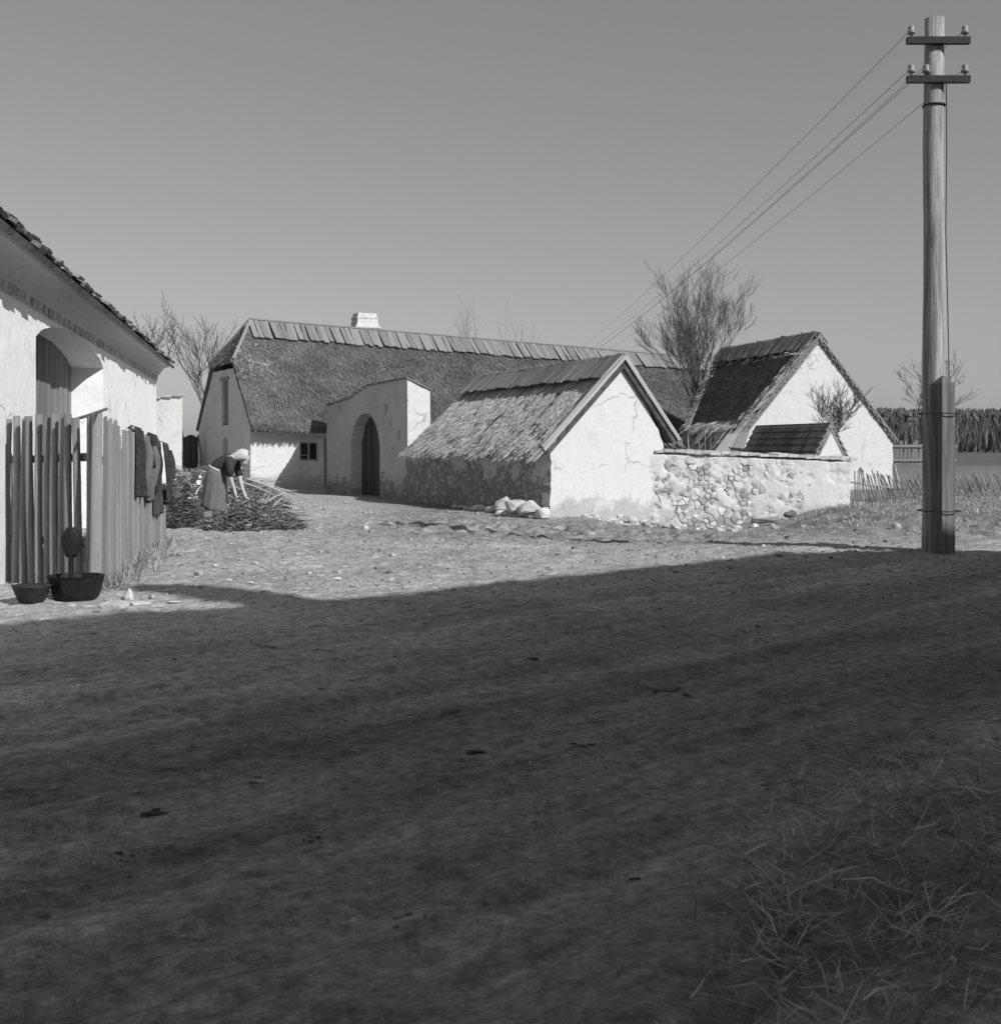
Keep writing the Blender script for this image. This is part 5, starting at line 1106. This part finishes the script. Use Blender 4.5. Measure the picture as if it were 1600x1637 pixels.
for nm, sgn in (('roof', s0), ('rear_slope', -s0)):
    V, F = [], []
    for p_, n_ in zip(rv, nr): V += [p_ + Vector((0, 0, RH)), p_ + n_ * sgn * OFF * 1.12 + Vector((0, 0, EH_ - .4))]
    for i in range(len(rv) - 1): F.append((2 * i, 2 * i + 1, 2 * i + 3, 2 * i + 2))
    o = obj(nm, V, F, SLATE, mb); o.modifiers.new('t', 'SOLIDIFY').thickness = .12
for nm, sgn in (('front_wall', s0), ('rear_wall', -s0)):
    V, F = [], []
    for p_, n_ in zip(rv, nr): V += [p_ + n_ * sgn * OFF + Vector((0, 0, -.3)), p_ + n_ * sgn * OFF + Vector((0, 0, EH_))]
    for i in range(len(rv) - 1): F.append((2 * i, 2 * i + 1, 2 * i + 3, 2 * i + 2))
    obj(nm, V, F, OLDW, mb).modifiers.new('t', 'SOLIDIFY').thickness = .3
for i in (0, -1):
    p_, n_ = rv[i], nr[i]; obj('gable_wall', [p_ + n_ * OFF + Vector((0, 0, -.3)), p_ + n_ * OFF + Vector((0, 0, EH_)), p_ + Vector((0, 0, RH - .15)), p_ - n_ * OFF + Vector((0, 0, EH_)), p_ - n_ * OFF + Vector((0, 0, -.3))], [(0, 1, 2, 3, 4)], OLDW, mb).modifiers.new('t', 'SOLIDIFY').thickness = .3
cz = RH + 1.3; cp = Vector((-3.5 + kx * cz, 12.08 + ky * cz, 0)); V, F = prism([cp + Vector((a, b, cz - 2.2)) for a, b in ((-.24, -.24), (.24, -.24), (.24, .24), (-.24, .24))], (0, 0, 2.2)); obj('chimney', V, F, CHIM, mb)

# ================================================================== grass, straw and grit
def scatter(name, label, xs_, ys_, lens, wid, mat, seed, el=(0.1, .2), cat=None, bend=.2):
    r = np.random.default_rng(seed); n_ = len(xs_); z = hfield(xs_, ys_) + micro(xs_, ys_)
    az = r.uniform(0, 6.283, n_); e_ = np.abs(r.normal(el[0], el[1], n_)); D = np.stack([np.cos(az) * np.cos(e_), np.sin(az) * np.cos(e_), np.sin(e_)], -1)
    V, F = blades(np.stack([xs_, ys_, z - .002], -1), D, lens, wid, r, bend); return tag(obj(name, V, F, mat, None), label, cat, None, 'stuff')
r = np.random.default_rng(5)
n_ = 2600; y = r.uniform(2.2, 5.6, n_); x = .25 + (y - 2.2) * .22 + np.abs(r.normal(0, 1.0, n_)) + .25 * r.random(n_); k = x > (y - 2.9) * .62 - .05; x, y = x[k], y[k]
cc_x = r.uniform(.5, 2.6, 130); cc_y = 2.3 + r.random(130) ** 1.2 * 3.2; kk = cc_x > (cc_y - 2.9) * .62 + .1; cc_x, cc_y = cc_x[kk], cc_y[kk]
x = np.concatenate([x, np.repeat(cc_x, 34) + r.normal(0, .045, len(cc_x) * 34)]); y = np.concatenate([y, np.repeat(cc_y, 34) + r.normal(0, .045, len(cc_y) * 34)])
scatter('dry_grass', 'dry tangled grass stems on the near verge of the road', x, y, r.uniform(.03, .16, len(x)) * r.choice((.6, .8, 1, 1.5), len(x)), .0036, GRASS, 51, (.3, .35), 'grass')
n_ = 15000; x = r.uniform(6.2, 15, n_); y = r.uniform(18.6, 34, n_); k = (x > 6.3 + np.clip(y - 23, 0, 9) * .12) & (fbm(x, y, .9, 3, 4) > -.15); x, y = x[k], y[k]
scatter('bank_grass', 'short wintry grass on the bank by the power pole', x, y, r.uniform(.04, .15, len(x)), .012, GRASS, 52, (.8, .3), 'grass')
s_ = r.uniform(0, FL, 1400); o_ = np.abs(r.normal(.05, .12, 1400)); x = F0.x + efn.x * s_ + nfn.x * o_; y = F0.y + efn.y * s_ + nfn.y * o_
scatter('fence_grass', 'dry weeds along the foot of the board fence', x, y, r.uniform(.05, .22, len(x)), .008, BRUSH_L, 53, (.9, .35), 'weeds')
n_ = 5200; x = r.uniform(-5.2, 5, n_); y = r.uniform(9.5, 27, n_); k = fbm(x, y, .5, 3, 9) > -.05; x, y = x[k], y[k]
STRAWL = mat_simple('straw_litter', .3, .5, 5, bump=0.0, isl=(.5, 1.3))
scatter('straw_litter', 'scattered straw and chaff on the forecourt', x, y, r.uniform(.04, .22, len(x)), .010, STRAWL, 54, (.02, .06), 'straw', .08)
n_ = 900; x = r.uniform(-4, 5, n_); y = r.uniform(2.6, 10, n_)
scatter('road_straw', 'sparse bits of straw on the shaded road', x, y, r.uniform(.02, .10, len(x)), .003, STRAWL, 55, (.03, .08), 'straw', .1)
# grit: tiny angular stones
n_ = 5200; x = np.concatenate([r.uniform(-5.2, 6, n_), r.uniform(-3, 4, 1400)]); y = np.concatenate([r.uniform(9, 30, n_), r.uniform(2.6, 9, 1400)]); n_ = len(x)
z = hfield(x, y) + micro(x, y); s_ = np.exp(r.normal(-4.4, .5, n_)) * np.where(y < 11, .5, np.where(y > 15, 1.25, .9)); tet = r.normal(0, 1, (n_, 6, 3)); tet /= np.linalg.norm(tet, axis=2, keepdims=True)
octv = np.array([[1, 0, 0], [-1, 0, 0], [0, 1, 0], [0, -1, 0], [0, 0, 1], [0, 0, -1]], float); octf = np.array([[0, 2, 4], [2, 1, 4], [1, 3, 4], [3, 0, 4], [2, 0, 5], [1, 2, 5], [3, 1, 5], [0, 3, 5]])
V = (octv[None] * r.uniform(.6, 1.3, (n_, 6, 1)) + tet * .25) * s_[:, None, None] * np.array([1, 1, .6]) + np.stack([x, y, z + s_ * .2], -1)[:, None, :]
GRIT = mat_simple('grit', .2, .42, 3, bump=0.0, isl=(.5, 1.4))
tag(obj('gravel', V.reshape(-1, 3), (octf[None] + np.arange(n_)[:, None, None] * 6).reshape(-1, 3), GRIT, None), 'small grit scattered over the trodden earth', 'gravel', None, 'stuff')
